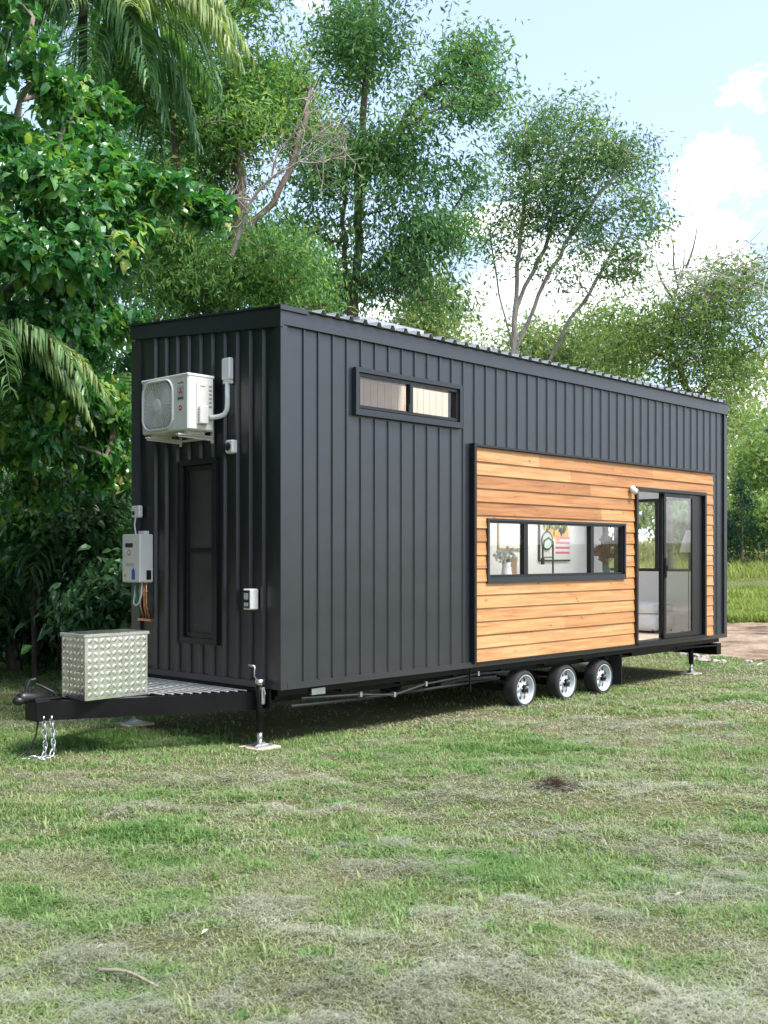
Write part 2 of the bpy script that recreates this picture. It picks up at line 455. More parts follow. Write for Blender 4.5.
# trapezoid ribs of the sheet, cut around openings, flashing and timber
def rib(mb, u, v0, v1, P, s=-1, w0=.018, w1=.010, h=.0155):
    pr = [(u - w0, 0), (u - w1, s * h), (u + w1, s * h), (u + w0, 0)]
    lo = [P(a, v0, t) for a, t in pr]; hi = [P(a, v1, t) for a, t in pr]
    for k in range(3): mb.quad(lo[k], lo[k + 1], hi[k + 1], hi[k])
    mb.add(lo, [(0, 1, 2, 3)]); mb.add(hi, [(0, 1, 2, 3)])
x = .29; pitch = .2035
xs_rib = []
while x < 8.98: xs_rib.append(x); x += pitch
for x in xs_rib:
    iv = [(.625, 3.968)]
    def cut(iv, a, b):
        out = []
        for p, q in iv:
            if b <= p or a >= q: out.append((p, q)); continue
            if a > p: out.append((p, a))
            if b < q: out.append((b, q))
        return out
    if LWN[0] - .06 < x < LWN[1] + .06: iv = cut(iv, LWN[2] - .09, LWN[3] + .07)
    if 2.84 < x < 8.70: iv = cut(iv, .5, 3.06)
    for a, b in iv: rib(mb, x, a, b, PY)
mb.build('wall_cladding', 'steel', house)
# front wall
mb = MB()
wall(mb, (.003, W - .003), (.56, 4.08), [FWN], PX, -.001, .05)
for y in [.243 + .1945 * k for k in range(10)]:
    iv = [(.625, 3.935 + .0876 * y)]
    if FWN[0] - .1 < y < FWN[1] + .13: iv = [(.625, .915), (2.79, iv[0][1])]
    for a, b in iv: rib(mb, y, a, b, PX, -1, .026, .014, .032)
mb.prism([(.003, 4.0801), (W - .003, 4.0801), (W - .003, 4.27), (.003, 4.11)], 'x', .0, .05)
mb.build('front_cladding', 'steel', house)
mb = MB()
wall(mb, (.003, W - .003), (.56, 4.08), [EWN], PX, L - .05, L + .001)
for y in [.243 + .1945 * k for k in range(11)]:
    iv = [(.625, 3.935 + .0876 * y)]
    if EWN[0] - .05 < y < EWN[1] + .05: iv = [(.625, EWN[2] - .06), (EWN[3] + .06, iv[0][1])]
    for a, b in iv: rib(mb, y, a, b, PX and (lambda u, v, t: (L - t, u, v)))
mb.prism([(.003, 4.0801), (W - .003, 4.0801), (W - .003, 4.27), (.003, 4.11)], 'x', L - .05, L)
mb.build('rear_cladding', 'steel', house)
mb = MB()
wall(mb, (.002, L - .002), (.56, 4.2), [BWN, BW2], PY, W - .05, W)
mb.build('back_cladding', 'steel', house)
# flashings: corners, base, fascia
mb = MB()
mb.box(-.03, .002, -.004, .06, .56, 3.96); mb.box(-.0301, .055, -.03, -.004, .56, 3.965)           # near corner
mb.box(L - .06, L + .03, -.03, -.003, .56, 3.965); mb.box(L - .0, L + .03, -.003, .06, .56, 3.96)
mb.box(-.03, -.003, W - .14, W + .02, .56, 4.12); mb.box(-.028, .1, W + .002, W + .022, .56, 4.13)
mb.box(.055, L - .06, -.033, -.003, .56, .622)                                                  # base strip
mb.box(-.031, -.003, .06, W - .14, .56, .622)
mb.build('corner_flashing', 'steel', house)
mb = MB()
mb.box(-.04, L + .036, -.042, -.001, 3.968, 4.118)
mb.prism([(-.0415, 3.945), (W + .03, 4.15), (W + .03, 4.29), (-.0415, 4.122)], 'x', -.042, -.002)
mb.prism([(-.041, 3.945), (W + .03, 4.15), (W + .03, 4.29), (-.041, 4.122)], 'x', L + .003, L + .038)
mb.prism([(-.06, 4.124), (W + .04, 4.293), (W + .04, 4.312), (-.06, 4.143)], 'x', -.062, .31)     # barge capping
mb.prism([(-.06, 4.124), (W + .04, 4.293), (W + .04, 4.312), (-.06, 4.143)], 'x', L - .16, L + .05)
mb.prism([(-.066, 4.098), (-.061, 4.098), (-.061, 4.143), (-.066, 4.143)], 'x', -.062, .31)
mb.build('fascia', 'steel', house)
# roof sheet: trapezoid ribs running down the slope, open ends over the fascia, cut at the roof lights
mb = MB()
prof = []
x = .31
while x < L - .19:
    prof += [(x, 0), (x + .125, 0), (x + .145, .040), (x + .182, .040)]; x += .2
prof.append((x, 0))
ya, yb = -.10, W + .05
zr = lambda y: 4.126 + .065 * (y - ya)
ysr = [ya, .4, .5, 1.2, 2.15, yb]
for i in range(len(prof) - 1):
    (xa, ha), (xb, hb) = prof[i], prof[i + 1]; xm = (xa + xb) / 2
    for j in range(len(ysr) - 1):
        y0, y1 = ysr[j], ysr[j + 1]; ym = (y0 + y1) / 2
        if any(s[0] < xm < s[1] and s[2] < ym < s[3] for s in SKYS): continue
        for dz in (0, .004): mb.quad((xa, y0, zr(y0) + ha + dz), (xb, y0, zr(y0) + hb + dz), (xb, y1, zr(y1) + hb + dz), (xa, y1, zr(y1) + ha + dz))
        if j == 0: mb.quad((xa, y0, zr(y0) + ha), (xb, y0, zr(y0) + hb), (xb, y0, zr(y0) + hb + .004), (xa, y0, zr(y0) + ha + .004))
roof = mb.build('roof', 'roof', house)
for q, s in enumerate(SKYS):  # all but the first are unseen, added for light inside
    zs = zroof(s[2]); up = .165 if q == 0 else .05
    mb = MB(); ring(mb, s[0] - .06, s[1] + .06, s[2] - .06, s[3] + .06, .058, lambda u, v, t: (u, v, t), 3.99, zs + up)
    if q == 0: ring(mb, 1.05, 2.52, .3, 1.34, .05, lambda u, v, t: (u, v, t), zs + .01, zs + .07)
    sk_ = mb.build('skylight', 'roof', roof)
    mb = MB(); mb.box(s[0] - .03, s[1] + .03, s[2] - .03, s[3] + .03, zs + up + .001, zs + up + .012); mb.build('pane', 'glass', roof)
# timber weatherboards, cut around window and door, each lapped over the one below
mb = MB()
TX0, TX1 = 2.90, 8.645
for k in range(NB):
    z0 = BZ0 + k * BP; z1 = min(z0 + BP + .012, 3.033)
    segs = [(TX0, TX1, z0, z1)]
    def cutr(segs, x0, x1, za, zb):
        out = []
        for p, q, a, b in segs:
            if x1 <= p or x0 >= q or zb <= a or za >= b: out.append((p, q, a, b)); continue
            if x0 > p: out.append((p, x0, a, b))
            if x1 < q: out.append((x1, q, a, b))
            if a < za - .012: out.append((max(p, x0), min(q, x1), a, za))
            if b > zb + .012: out.append((max(p, x0), min(q, x1), zb, b))
        return out
    segs = cutr(cutr(segs, 3.115, 6.105, 1.502, 2.236), 6.365, 8.37, .5, 2.740)
    rg = random.Random(k)
    ys = -.042 - rg.uniform(0, .004)
    fy = lambda z: ys + (z - z0) / (z1 - z0) * (-.026 - ys)
    for p, q, a, b in segs:
        j0 = rg.uniform(-.004, .004) * (b - a > .14)
        mb.prism([(-.006, a), (fy(a), a), (fy(b), b), (-.006, b)], 'x', p + (j0 if p > TX0 else 0), q + j0)
mb.build('timber_cladding', 'timber', house)
mb = MB()
mb.box(TX0 - .045, TX0 - .004, -.07, -.004, .60, 3.07); mb.box(TX0 - .004, TX1 + .05, -.066, -.004, 3.038, 3.062)
mb.box(TX0 - .004, 6.36, -.064, -.004, .598, .614)
mb.build('timber_trim', 'steel_frame', house)

# loft window
w1 = MB(); ring(w1, .985, 2.665, 3.235, 3.69, .045, PY, -.055, .0)
w1.box(.975, 2.675, -.062, -.0, 3.215, 3.236)
lw = w1.build('window', 'grey_frame', house)
m1 = MB(); ring(m1, LWN[0] + .001, LWN[1] - .001, LWN[2] + .001, LWN[3] - .001, (.035, .035, .03, .03), PY, -.03, .09)
m1.box(1.815, 1.86, -.035, .03, LWN[2] + .03, LWN[3] - .03); m1.box(1.79, 1.815, -.041, -.031, 3.32, 3.40)
m1.build('sash', 'steel_frame', lw)
g = MB(); g.box(LWN[0] + .036, 1.815, -.005, .0, LWN[2] + .03, LWN[3] - .03); g.box(1.86, LWN[1] - .036, .01, .015, LWN[2] + .03, LWN[3] - .03); g.build('pane', 'glass', lw)
# kitchen window
w1 = MB(); ring(w1, 3.112, 6.108, 1.50, 2.238, (.032, .032, .066, .026), PY, -.062, -.002)
kw = w1.build('window', 'grey_frame', house)
m1 = MB(); ring(m1, KWN[0] + .001, KWN[1] - .001, KWN[2] + .001, KWN[3] - .001, (.028, .028, .024, .022), PY, -.035, .09)
for a, b in ((3.84, 3.92), (5.29, 5.36)): m1.box(a, b, -.034, .03, KWN[2] + .025, KWN[3] - .023)
m1.build('sash', 'steel_frame', kw)
g = MB()
for a, b, y in ((KWN[0] + .02, 3.84, -.01), (3.92, 5.29, .01), (5.36, KWN[1] - .02, -.01)): g.box(a, b, y, y + .005, KWN[2] + .02, KWN[3] - .02)
g.build('pane', 'glass', kw)
# sliding door
w1 = MB(); ring(w1, 6.362, 8.372, .612, 2.742, (.045, .05, .03, .045), PY, -.075, .10)
w1.box(6.36, 8.375, -.10, -.075, .60, .628)
dr = w1.build('sliding_door', 'steel_frame', house)
m1 = MB(); ring(m1, 7.19, 8.31, .65, 2.69, (.055, .30, .06, .05), PY, -.03, .0); m1.build('sliding_panel', 'steel_frame', dr)
m1 = MB(); ring(m1, 7.17, 8.3, .65, 2.69, (.055, .05, .05, .05), PY, .02, .05); m1.build('fixed_panel', 'steel_frame', dr)
g = MB(); g.box(7.245, 8.01, -.018, -.013, .71, 2.64); g.build('pane', 'doorglass', dr)
hd = MB(); hd.box(7.2, 7.24, -.05, -.03, 1.50, 1.78, .006); hd.box(7.205, 7.235, -.075, -.05, 1.60, 1.68, .006); hd.build('handle', 'black', dr)
# front window with a fly screen
w1 = MB(); ring(w1, .905, 1.515, .925, 2.79, .06, PX, -.05, 0.0)
fw = w1.build('window', 'steel_frame', house)
m1 = MB(); ring(m1, FWN[0] + .001, FWN[1] - .001, FWN[2] + .001, FWN[3] - .001, .035, PX, -.025, .08); m1.box(-.02, .03, FWN[0] + .03, FWN[1] - .03, 1.85, 1.89)
m1.build('sash', 'steel_frame', fw)
g = MB(); g.box(.0, .004, FWN[0] + .03, FWN[1] - .03, FWN[2] + .03, FWN[3] - .03); g.build('pane', 'smokeglass', fw)
# rear window, and the far-side windows added to let light in
w1 = MB(); ring(w1, EWN[0] + .001, EWN[1] - .001, EWN[2] + .001, EWN[3] - .001, .045, PX, L - .1, L + .02)
w1.box(L - .08, L - .03, 1.08, 1.14, EWN[2] + .045, EWN[3] - .045)
ew = w1.build('window', 'steel_frame', house)
g = MB(); g.box(L - .06, L - .055, EWN[0] + .04, EWN[1] - .04, EWN[2] + .04, EWN[3] - .04); g.build('pane', 'glass', ew)
for B in (BWN, BW2):
    w1 = MB(); ring(w1, B[0] + .001, B[1] - .001, B[2] + .001, B[3] - .001, .045, PY, W - .1, W + .02)
    bw = w1.build('window', 'steel_frame', house)
    g = MB(); g.box(B[0] + .04, B[1] - .04, W - .03, W - .025, B[2] + .04, B[3] - .04); g.build('pane', 'glass', bw)
# interior
mb = MB()
wall(mb, (.1, L - .1), (.62, 3.98), [LWN, KWN, DOR], PY, .051, .1)
wall(mb, (.1, W - .1), (.62, 3.98), [FWN], PX, .051, .1)
wall(mb, (.1, W - .1), (.62, 3.98), [EWN], PX, L - .1, L - .051)
wall(mb, (.1, L - .1), (.62, 4.09), [BWN, BW2], PY, W - .1, W - .051)
mb.box(2.75, 2.82, .1, W - .1, .64, 2.8)
P3 = lambda u, v, t: (u, v, 3.96 + .06 * (v) / W + t)
wall(mb, (.1, L - .1), (.1, W - .1), SKYS, P3, 0, .03)
mb.build('interior_lining', 'white', house)
mb = MB(); mb.box(.1, L - .1, .1, W - .1, .60, .64); mb.build('floor', 'floor_in', house)
mb = MB(); mb.box(.1, 2.82, .1, W - .1, 2.8, 2.9)
x = .12
while x < 4.9:
    mb.box(x, x + .112, 1.335, 1.36, 2.9, 3.99); mb.box(x + .112, x + .12, 1.342, 1.36, 2.9, 3.99); x += .12
mb.build('loft_lining', 'lining', house)
mb = MB(); mb.box(3.0, 6.32, .1, .62, 1.44, 1.48, .006); mb.box(3.05, 6.28, .14, .56, .64, 1.439); mb.build('servery_bench', 'palewood', house)
FIT[0] = False
# outside fittings fixed to the cladding
mb = MB(); mb.sm = True
mb.lathe([(.035, -.02), (.05, -.035), (.05, -.06), (.03, -.075), (0.0, -.078)], (6.175, -.03, 2.70), 'y', 16)
mb.blob((6.175, -.105, 2.675), .045, 3, 12, 8, 0)
mb.build('security_light', 'plastic', house)
def outlet(y, z, w, h, d, name, extra=None):
    m = MB(); m.box(-d - .028, -.026, y - w / 2, y + w / 2, z - h / 2, z + h / 2, .012)
    m.m = 1; m.sm = False
    if extra: extra(m)
    return m.build(name, ['plastic', 'black', 'silverlabel'], house)
outlet(.655, 2.87, .11, .13, .07, 'isolator_switch', lambda m: m.lathe([(.035, -.1), (.04, -.108), (.0, -.125)], (0, .655, 2.87), 'x', 12))
o_ = outlet(2.27, 2.285, .15, .13, .05, 'power_point', lambda m: m.box(-.083, -.078, 2.28, 2.32, 2.25, 2.29))
outlet(.345, 1.4, .12, .2, .10, 'power_inlet', lambda m: (m.box(-.134, -.128, .30, .39, 1.32, 1.485), m.__setattr__('m', 2), m.box(-.137, -.1345, .315, .375, 1.40, 1.46), m.box(-.137, -.1345, .315, .375, 1.335, 1.37)))

# chassis and running gear
mb = MB()
for y0 in (.28, 2.1):
    mb.box(.02, L - .2, y0, y0 + .07, .40, .545)
mb.box(.01, L - .15, .06, .11, .49, .553); mb.box(.01, L - .15, W - .11, W - .06, .49, .553)
for k in range(11): mb.box(.02 + k * .875, .09 + k * .875, .111, W - .111, .455, .548)
mb.box(.0, L - .12, .04, W - .04, .5535, .5585)
for x in (3.905, 4.79, 5.64): mb.box(x - .03, x + .03, .25, W - .25, .17, .23)
for x0 in (3.45, 4.33, 5.2):
    for y0 in (.30, 2.12):
        mb.tube([(x0, y0, .40), (x0 + .2, y0, .27), (x0 + .44, y0, .235), (x0 + .68, y0, .27), (x0 + .88, y0, .40)], .022, 6)
mb.box(8.83, 8.97, .04, W - .04, .30, .47); mb.tube([(7.6, .05, .475), (8.85, .05, .44)], .012, 6)
mb.box(6.45, 8.0, .1, .5, .44, .5)
mb.tube([(2.83, .02, .28), (2.83, .02, .555)], .012, 8)
mb.build('chassis', 'chassis', house)
mb = MB()
pts = [(.3, .05, .45), (1.1, .05, .41), (1.6, .045, .36), (2.1, .05, .43), (3.0, .05, .47), (3.6, .06, .45)]
mb.tube(pts, .012, 6); mb.tube([(2.4, .10, .40), (2.8, .1, .42), (3.4, .1, .40)], .02, 6)
mb.tube([(.2, .09, .38), (1.2, .09, .36), (2.4, .09, .37), (3.6, .2, .36)], .016, 6)
mb.m = 1
for p in pts[1:5]: mb.box(p[0] - .015, p[0] + .015, .03, .07, p[2] - .02, p[2] + .03)
mb.box(.42, .6, .03, .05, .47, .53)
mb.build('wiring_loom', ['rubber', 'galv', 'greenpipe'], house)
mb = MB()
for sy in (1, -1):
    cy = 1.24
    a0, a1 = np.array([-1.84, cy - sy * .03]), np.array([.1, cy - sy * .985])
    d = (a1 - a0) / np.linalg.norm(a1 - a0); nn = np.array([-d[1], d[0]]) * .04
    poly = [tuple(a0 - nn), tuple(a1 - nn), tuple(a1 + nn), tuple(a0 + nn)]
    z0, z1 = (.352, .52) if sy == 1 else (.3525, .5205)
    mb.prism(poly, 'z', z0, z1)
mb.box(-1.86, -1.70, cy - .10, cy + .10, .345, .527, .01)
mb.box(-.2, -.12, .42, 2.06, .36, .515); mb.box(-.05, -.035, .1, W - .1, .38, .553)
drawbar = mb.build('drawbar', 'chassis', house)
mb = MB(); mb.sm = True
mb.tube([(-1.68, 1.24, .552), (-1.84, 1.24, .556), (-1.93, 1.24, .56), (-1.98, 1.24, .55)], [.035, .042, .055, .045], 10)
mb.blob((-1.97, 1.24, .538), (.06, .055, .045), 1, 12, 8, 0); mb.sm = False
mb.box(-1.84, -1.58, 1.19, 1.29, .5275, .548)
mb.tube([(-1.9, 1.24, .6), (-1.89, 1.24, .66), (-1.86, 1.24, .715)], [.016, .018, .022], 8); mb.tube([(-1.87, 1.24, .705), (-1.81, 1.24, .715)], .016, 8)
mb.tube([(-1.80, 1.24, .67), (-1.74, 1.23, .64), (-1.66, 1.2, .59), (-1.62, 1.2, .53)], .013, 8)
mb.build('coupling', 'black', drawbar)
# safety chains, real interlocking links
def chain(pts):
    m = MB(); m.sm = True
    pts = [np.array(p, float) for p in pts]
    seg = []
    tot = sum(np.linalg.norm(pts[i + 1] - pts[i]) for i in range(len(pts) - 1)); n = int(tot / .047)
    def pos(s):
        for i in range(len(pts) - 1):
            l = np.linalg.norm(pts[i + 1] - pts[i])
            if s <= l: return pts[i] + (pts[i + 1] - pts[i]) * s / l, (pts[i + 1] - pts[i]) / l
            s -= l
        return pts[-1], (pts[-1] - pts[-2]) / np.linalg.norm(pts[-1] - pts[-2])
    for k in range(n):
        p, d = pos((k + .5) * tot / n)
        ref = np.array([0, 1.0, 0]) if abs(d[1]) < .9 else np.array([1.0, 0, 0])
        u = np.cross(d, ref); u /= np.linalg.norm(u); w = np.cross(d, u)
        if k % 2: u = w
        loop = []
        for q in range(13):
            a = 2 * math.pi * q / 12
            loop.append(p + d * (.034 * math.cos(a) + (.006 if math.cos(a) > 0 else -.006)) + u * .019 * math.sin(a))
        m.tube(loop, .0065, 6, False)
    m.tube([pts[0] + (0, 0, .03), pts[0] - (0, 0, .01)], .014, 8)
    return m.build('safety_chain', 'galv', drawbar)
chain([(-1.78, 1.15, .36), (-1.77, 1.14, .12), (-1.79, 1.13, .035), (-1.87, 1.16, .03), (-1.95, 1.2, .025)])
chain([(-1.72, 1.12, .36), (-1.71, 1.10, .1), (-1.75, 1.08, .035), (-1.84, 1.06, .03), (-1.9, 1.12, .025)])
mb = MB(); mb.sm = True
mb.tube([(-1.80, 1.2, .37), (-1.82, 1.21, .22), (-1.86, 1.25, .1), (-1.94, 1.28, .04), (-2.0, 1.26, .03)], .009, 6); mb.build('trailer_cable', 'black', drawbar)
# bar grating on the drawbar behind the tool box
mb = MB()
x = -.83
while x < -.07:
    half = .95 * (x + 1.9) / 2.0 + .02
    mb.box(x, x + .03, 1.24 - half, 1.24 + half, .528, .535); x += .078
mb.box(-.85, -.06, 1.2, 1.24, .5215, .5295); mb.box(-.85, -.06, .9, .93, .5215, .5295); mb.box(-.85, -.06, 1.55, 1.58, .5215, .5295)
mb.build('platform_grating', 'grating', drawbar)

# corner jacks
def jack(x, y, ztop, crank, foot, zb=.0):
    m = MB(); m.sm = True
    m.tube([(x, y, .16 + zb), (x, y, ztop)], .036, 14); m.m = 1
    m.tube([(x, y, zb + .05), (x, y, .17 + zb)], .026, 12); m.tube([(x, y, ztop + .0005), (x, y, ztop + .05)], .043, 14)
    m.sm = False
    m.prism([(x - .03, zb + .062), (x + .03, zb + .062), (x + .085, zb + .034), (x - .085, zb + .034)], 'y', y - .035, y + .035)
    m.box(x - .1, x + .1, y - .085, y + .085, zb + .026, zb + .034)
    j = m.build('corner_jack', ['chassis', 'galv'], house)
    if crank:
        c = MB(); c.sm = True
        c.tube([(x - .0, y + .035, ztop + .045), (x - .02, y + .055, ztop + .075), (x - .03, y + .04, ztop + .17)], .008, 8); c.tube([(x - .03, y + .04, ztop + .172), (x - .035, y + .11, ztop + .178)], .012, 8)
        c.build('crank_handle', 'galv', j)
        c = MB(); c.box(x - .02, x + .02, y - .062, y - .037, .42, .58, .008); c.tube([(x, y - .06, .56), (x, y - .08, .52), (x, y - .062, .46)], .007, 6); c.build('locking_pin', 'galv', j)
    pd = MB(); a = foot
    pd.box(x - a, x + a, y - a * .9, y + a * .9, zb + .0, zb + .025, .004); pd.build('packer_board', 'pad', j)
jack(-.09, .2, .60, True, .15); jack(-.09, 2.27, .60, True, .16); jack(8.57, .33, .45, False, .13); jack(8.57, 2.1, .45, False, .13)
# wheels: one built, copied along the axles and to the far side
mb = MB(); mb.sm = True
wc = np.array([3.905, .125, .212])
prof = [(.168, .075), (.174, .082), (.186, .089), (.205, .084), (.218, .070), (.224, .045), (.2245, .0), (.224, -.045), (.218, -.070), (.200, -.086), (.175, -.08), (.168, -.075), (.168, .075)]
mb.lathe([(r * (1 if r < .176 else 1 + .6 * (r - .176)), -h * 1.08) for r, h in prof], wc, 'y', 40, False)
wheel = mb.build('wheel', 'rubber', house, org=wc)
mb = MB(); mb.sm = True
mb.lathe([(.15, -.078), (.158, -.084), (.156, -.09), (.142, -.086), (.135, -.062), (.128, -.038), (.122, -.030)], wc, 'y', 40, False)
mb.lathe([(.052, -.066), (.062, -.052), (.070, -.046)], wc, 'y', 40, False)
# spoked disc with eight vents, their dark holes painted as black discs
nsp = 8
for k in range(nsp):
    a0 = 2 * math.pi * k / nsp
    for (ra, rb, hw0, hw1, h0, h1) in ((.066, .124, .0225, .041, -.047, -.031),):
        ca, sa = math.cos(a0), math.sin(a0)
        P = lambda r, t, h: (wc[0] + r * ca - t * sa, wc[1] + h, wc[2] + r * sa + t * ca)
        mb.add([P(ra, -hw0, h0), P(ra, hw0, h0), P(rb, hw1, h1), P(rb, -hw1, h1), P(ra, -hw0 * .7, h0 + .03), P(ra, hw0 * .7, h0 + .03), P(rb, hw1 * .8, h1 + .03), P(rb, -hw1 * .8, h1 + .03)],
               [(0, 1, 2, 3), (0, 3, 7, 4), (1, 5, 6, 2)])
mb.m = 1
mb.lathe([(.122, -.002), (.0, -.002)], wc, 'y', 24); mb.lathe([(.040, -.0675), (.0, -.0676)], wc, 'y', 20)
mb.lathe([(.034, -.06), (.033, -.098), (.022, -.112), (0, -.115)], wc, 'y', 20)
mb.m = 0
for k in range(5):
    a = 2 * math.pi * (k + .3) / 5
    mb.lathe([(.009, -.05), (.009, -.078), (0, -.081)], wc + (.05 * math.cos(a), 0, .05 * math.sin(a)), 'y', 8)
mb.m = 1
for k in range(8):  # black discs over the spokes, painting the shade of the vent holes
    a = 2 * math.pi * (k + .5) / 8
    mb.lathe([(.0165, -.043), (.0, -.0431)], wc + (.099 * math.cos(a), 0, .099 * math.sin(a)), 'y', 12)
mb.v = [(wc[0] + (p[0] - wc[0]) * 1.13, p[1], wc[2] + (p[2] - wc[2]) * 1.13) for p in mb.v]
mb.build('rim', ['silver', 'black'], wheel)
def copy_part(src, parent, off, flip=False):
    c = src.copy(); COL.objects.link(c); c.parent = parent
    c.location = src.location + Vector(off); ORG[c.name] = ORG[src.name] + np.array(off)
    if flip: c.rotation_euler = (0, 0, math.pi)
    for ch in [o for o in bpy.data.objects if o.parent == src]:
        d = ch.copy(); COL.objects.link(d); d.parent = c; ORG[d.name] = ORG[c.name]
    return c
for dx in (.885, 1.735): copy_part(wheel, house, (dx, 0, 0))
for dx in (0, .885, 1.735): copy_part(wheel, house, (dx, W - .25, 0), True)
for yy in (.05, W - .3):
    mb = MB(); mb.box(6.1, 6.112, yy, yy + .25, .08, .46); mb.box(6.0, 6.1, yy + .2, yy + .25, .40, .45); mb.build('mud_flap', 'rubber', house)

# ================================================================== THINGS FIXED TO THE HOUSE
ax0, ax1, ay0, ay1, az0, az1 = -.412, -.1, .88, 1.65, 3.03, 3.57
ac = thing('air_conditioner', 'white outdoor air conditioner unit bracketed high on the dark front wall', 'air conditioner', (-.1, 1.26, az0))
mb = MB(); mb.box(ax0, ax1, ay0, ay1, az0, az1, .014); mb.box(ax0 - .006, ax1 + .004, ay0 - .006, ay1 + .006, az1 - .022, az1 + .006, .006)
for k in range(2): mb.box(ax0 + .05, ax1 - .05, ay0 + .08 + k * .55, ay0 + .13 + k * .55, az0 - .03, az0 + .001)
mb.build('casing', 'enamel', ac)
# fan opening
cy_, cz_ = 1.365, 3.30; hw, hh = .262, .25
def rrect(cy, cz, hw, hh, r, n=8):
    out = []
    for (sy, sz, a0) in ((1, 1, 0), (-1, 1, 90), (-1, -1, 180), (1, -1, 270)):
        for k in range(n + 1):
            a = R(a0 + 90 * k / n); out.append((cy + sy * (hw - r) + r * math.cos(a), cz + sz * (hh - r) + r * math.sin(a)))
    return out
mb = MB()
o1, o2 = rrect(cy_, cz_, hw, hh, .13), rrect(cy_, cz_, hw - .022, hh - .022, .11)
n = len(o1)
vs = [(ax0 - .003, *p) for p in o1] + [(ax0 - .022, *p) for p in rrect(cy_, cz_, hw - .004, hh - .004, .126)] + [(ax0 - .022, *p) for p in rrect(cy_, cz_, hw - .018, hh - .018, .112)] + [(ax0 - .002, *p) for p in o2]
fs = [(r * n + i, r * n + (i + 1) % n, (r + 1) * n + (i + 1) % n, (r + 1) * n + i) for r in range(3) for i in range(n)]
mb.add(vs, fs); mb.sm = True
fg = mb.build('fan_surround', 'enamel', ac, smooth=True)
mb = MB(); mb.add([(ax0 - .0025, *p) for p in o2], [tuple(range(n))]); mb.m = 1
for k in range(3):
    a0 = 2 * math.pi * k / 3 + .5; pts = []
    for r_, da in ((.05, -.3), (.2, -.45), (.215, -.1), (.215, .35), (.19, .55), (.05, .4)): pts.append((ax0 - .006 - .002 * da, cy_ + r_ * math.cos(a0 + da), cz_ + r_ * math.sin(a0 + da)))
    mb.add(pts, [tuple(range(6))])
mb.build('fan', ['grille', 'fanblade'], fg)
mb = MB()
for k in range(15):
    rr = .065 + .0135 * k
    lp = []
    for q in range(41):
        a = 2 * math.pi * q / 40; u, v = rr * math.cos(a), rr * math.sin(a); m_ = max(abs(u) / (hw - .02), abs(v) / (hh - .02))
        lp.append((ax0 - .014, cy_ + u, cz_ + v))
    mb.tube(lp, .0022, 4, False)
for k in range(36):
    a = 2 * math.pi * k / 36; rmax = min((hw - .024) / max(abs(math.cos(a)), 1e-6), (hh - .024) / max(abs(math.sin(a)), 1e-6), .285)
    mb.tube([(ax0 - .015, cy_ + .06 * math.cos(a), cz_ + .06 * math.sin(a)), (ax0 - .012, cy_ + rmax * math.cos(a + .35), cz_ + rmax * math.sin(a + .35) if abs(rmax * math.sin(a + .35)) < hh - .02 else cz_ + math.copysign(hh - .02, math.sin(a + .35)))] if abs(rmax * math.cos(a + .35)) < hw - .02 else
            [(ax0 - .015, cy_ + .06 * math.cos(a), cz_ + .06 * math.sin(a)), (ax0 - .012, cy_ + math.copysign(hw - .022, math.cos(a + .35)), cz_ + max(-hh + .02, min(hh - .02, rmax * math.sin(a + .35))))], .0022, 4, False)
mb.lathe([(.062, ax0 - .012), (.066, ax0 - .018), (.05, ax0 - .024), (0, ax0 - .025)], (0, cy_, cz_), 'x', 24)
mb.build('grille', 'enamel', fg)
# badges on the casing front
mb = MB(); mb.box(ax0 - .002, ax0 - .0002, .945, 1.05, 3.32, 3.46); mb.m = 1
yb_, zb_ = .9975, 3.405; s_ = .022
def rhomb(mb, c, ang):
    a = R(ang); d = np.array([math.cos(a), math.sin(a)]); e = np.array([-d[1], d[0]])
    q = [np.array(c), np.array(c) + s_ * (d * .86 + e * .5), np.array(c) + s_ * d * 1.73, np.array(c) + s_ * (d * .86 - e * .5)]
    mb.prism([tuple(p) for p in q], 'x', ax0 - .004, ax0 - .0021)
for ang in (90, 210, 330): rhomb(mb, (yb_, zb_), ang)
mb.lathe([(.026, ax0 - .003), (.026, ax0 - .0002)], (0, 1.0, 3.245), 'x', 20)
mb.m = 2; mb.prism([(.985, 3.238), (1.015, 3.238), (1.0, 3.262)], 'x', ax0 - .0045, ax0 - .0032)
mb.m = 3; mb.box(ax0 - .0035, ax0 - .0021, .952, 1.043, 3.328, 3.35)
mb.build('badge', ['silverlabel', 'red', 'enamel', 'ink'], ac)
FR = (R(90), 0, R(-90))
text('lettering', 'MITSUBISHI', .019, 'red', ac, (ax0 - .001, 1.0, 3.487), FR)
# side service cover, louvres and label
mb = MB(); mb.box(ax0 + .10, ax0 + .225, ay0 - .012, ay0 - .0005, 3.09, 3.50, .005); mb.box(ax0 + .11, ax0 + .215, ay0 - .05, ay0 - .0125, 3.09, 3.27, .01)
mb.box(ax0 + .13, ax0 + .2, ay0 - .0135, ay0 - .0118, 3.455, 3.468)
mb.m = 1
for k in range(6): mb.box(ax0 + .25, ax0 + .285, ay0 - .004, ay0 - .0005, 3.26 + k * .04, 3.278 + k * .04)
mb.box(ax0 + .135, ax0 + .195, ay0 - .0150, ay0 - .0136, 3.456, 3.466)
for k in range(5): mb.box(ax0 + .1085, ax0 + .1098, ay0 - .04, ay0 - .02, 3.12 + k * .025, 3.13 + k * .025)
mb.build('service_cover', ['enamel', 'grille'], ac)
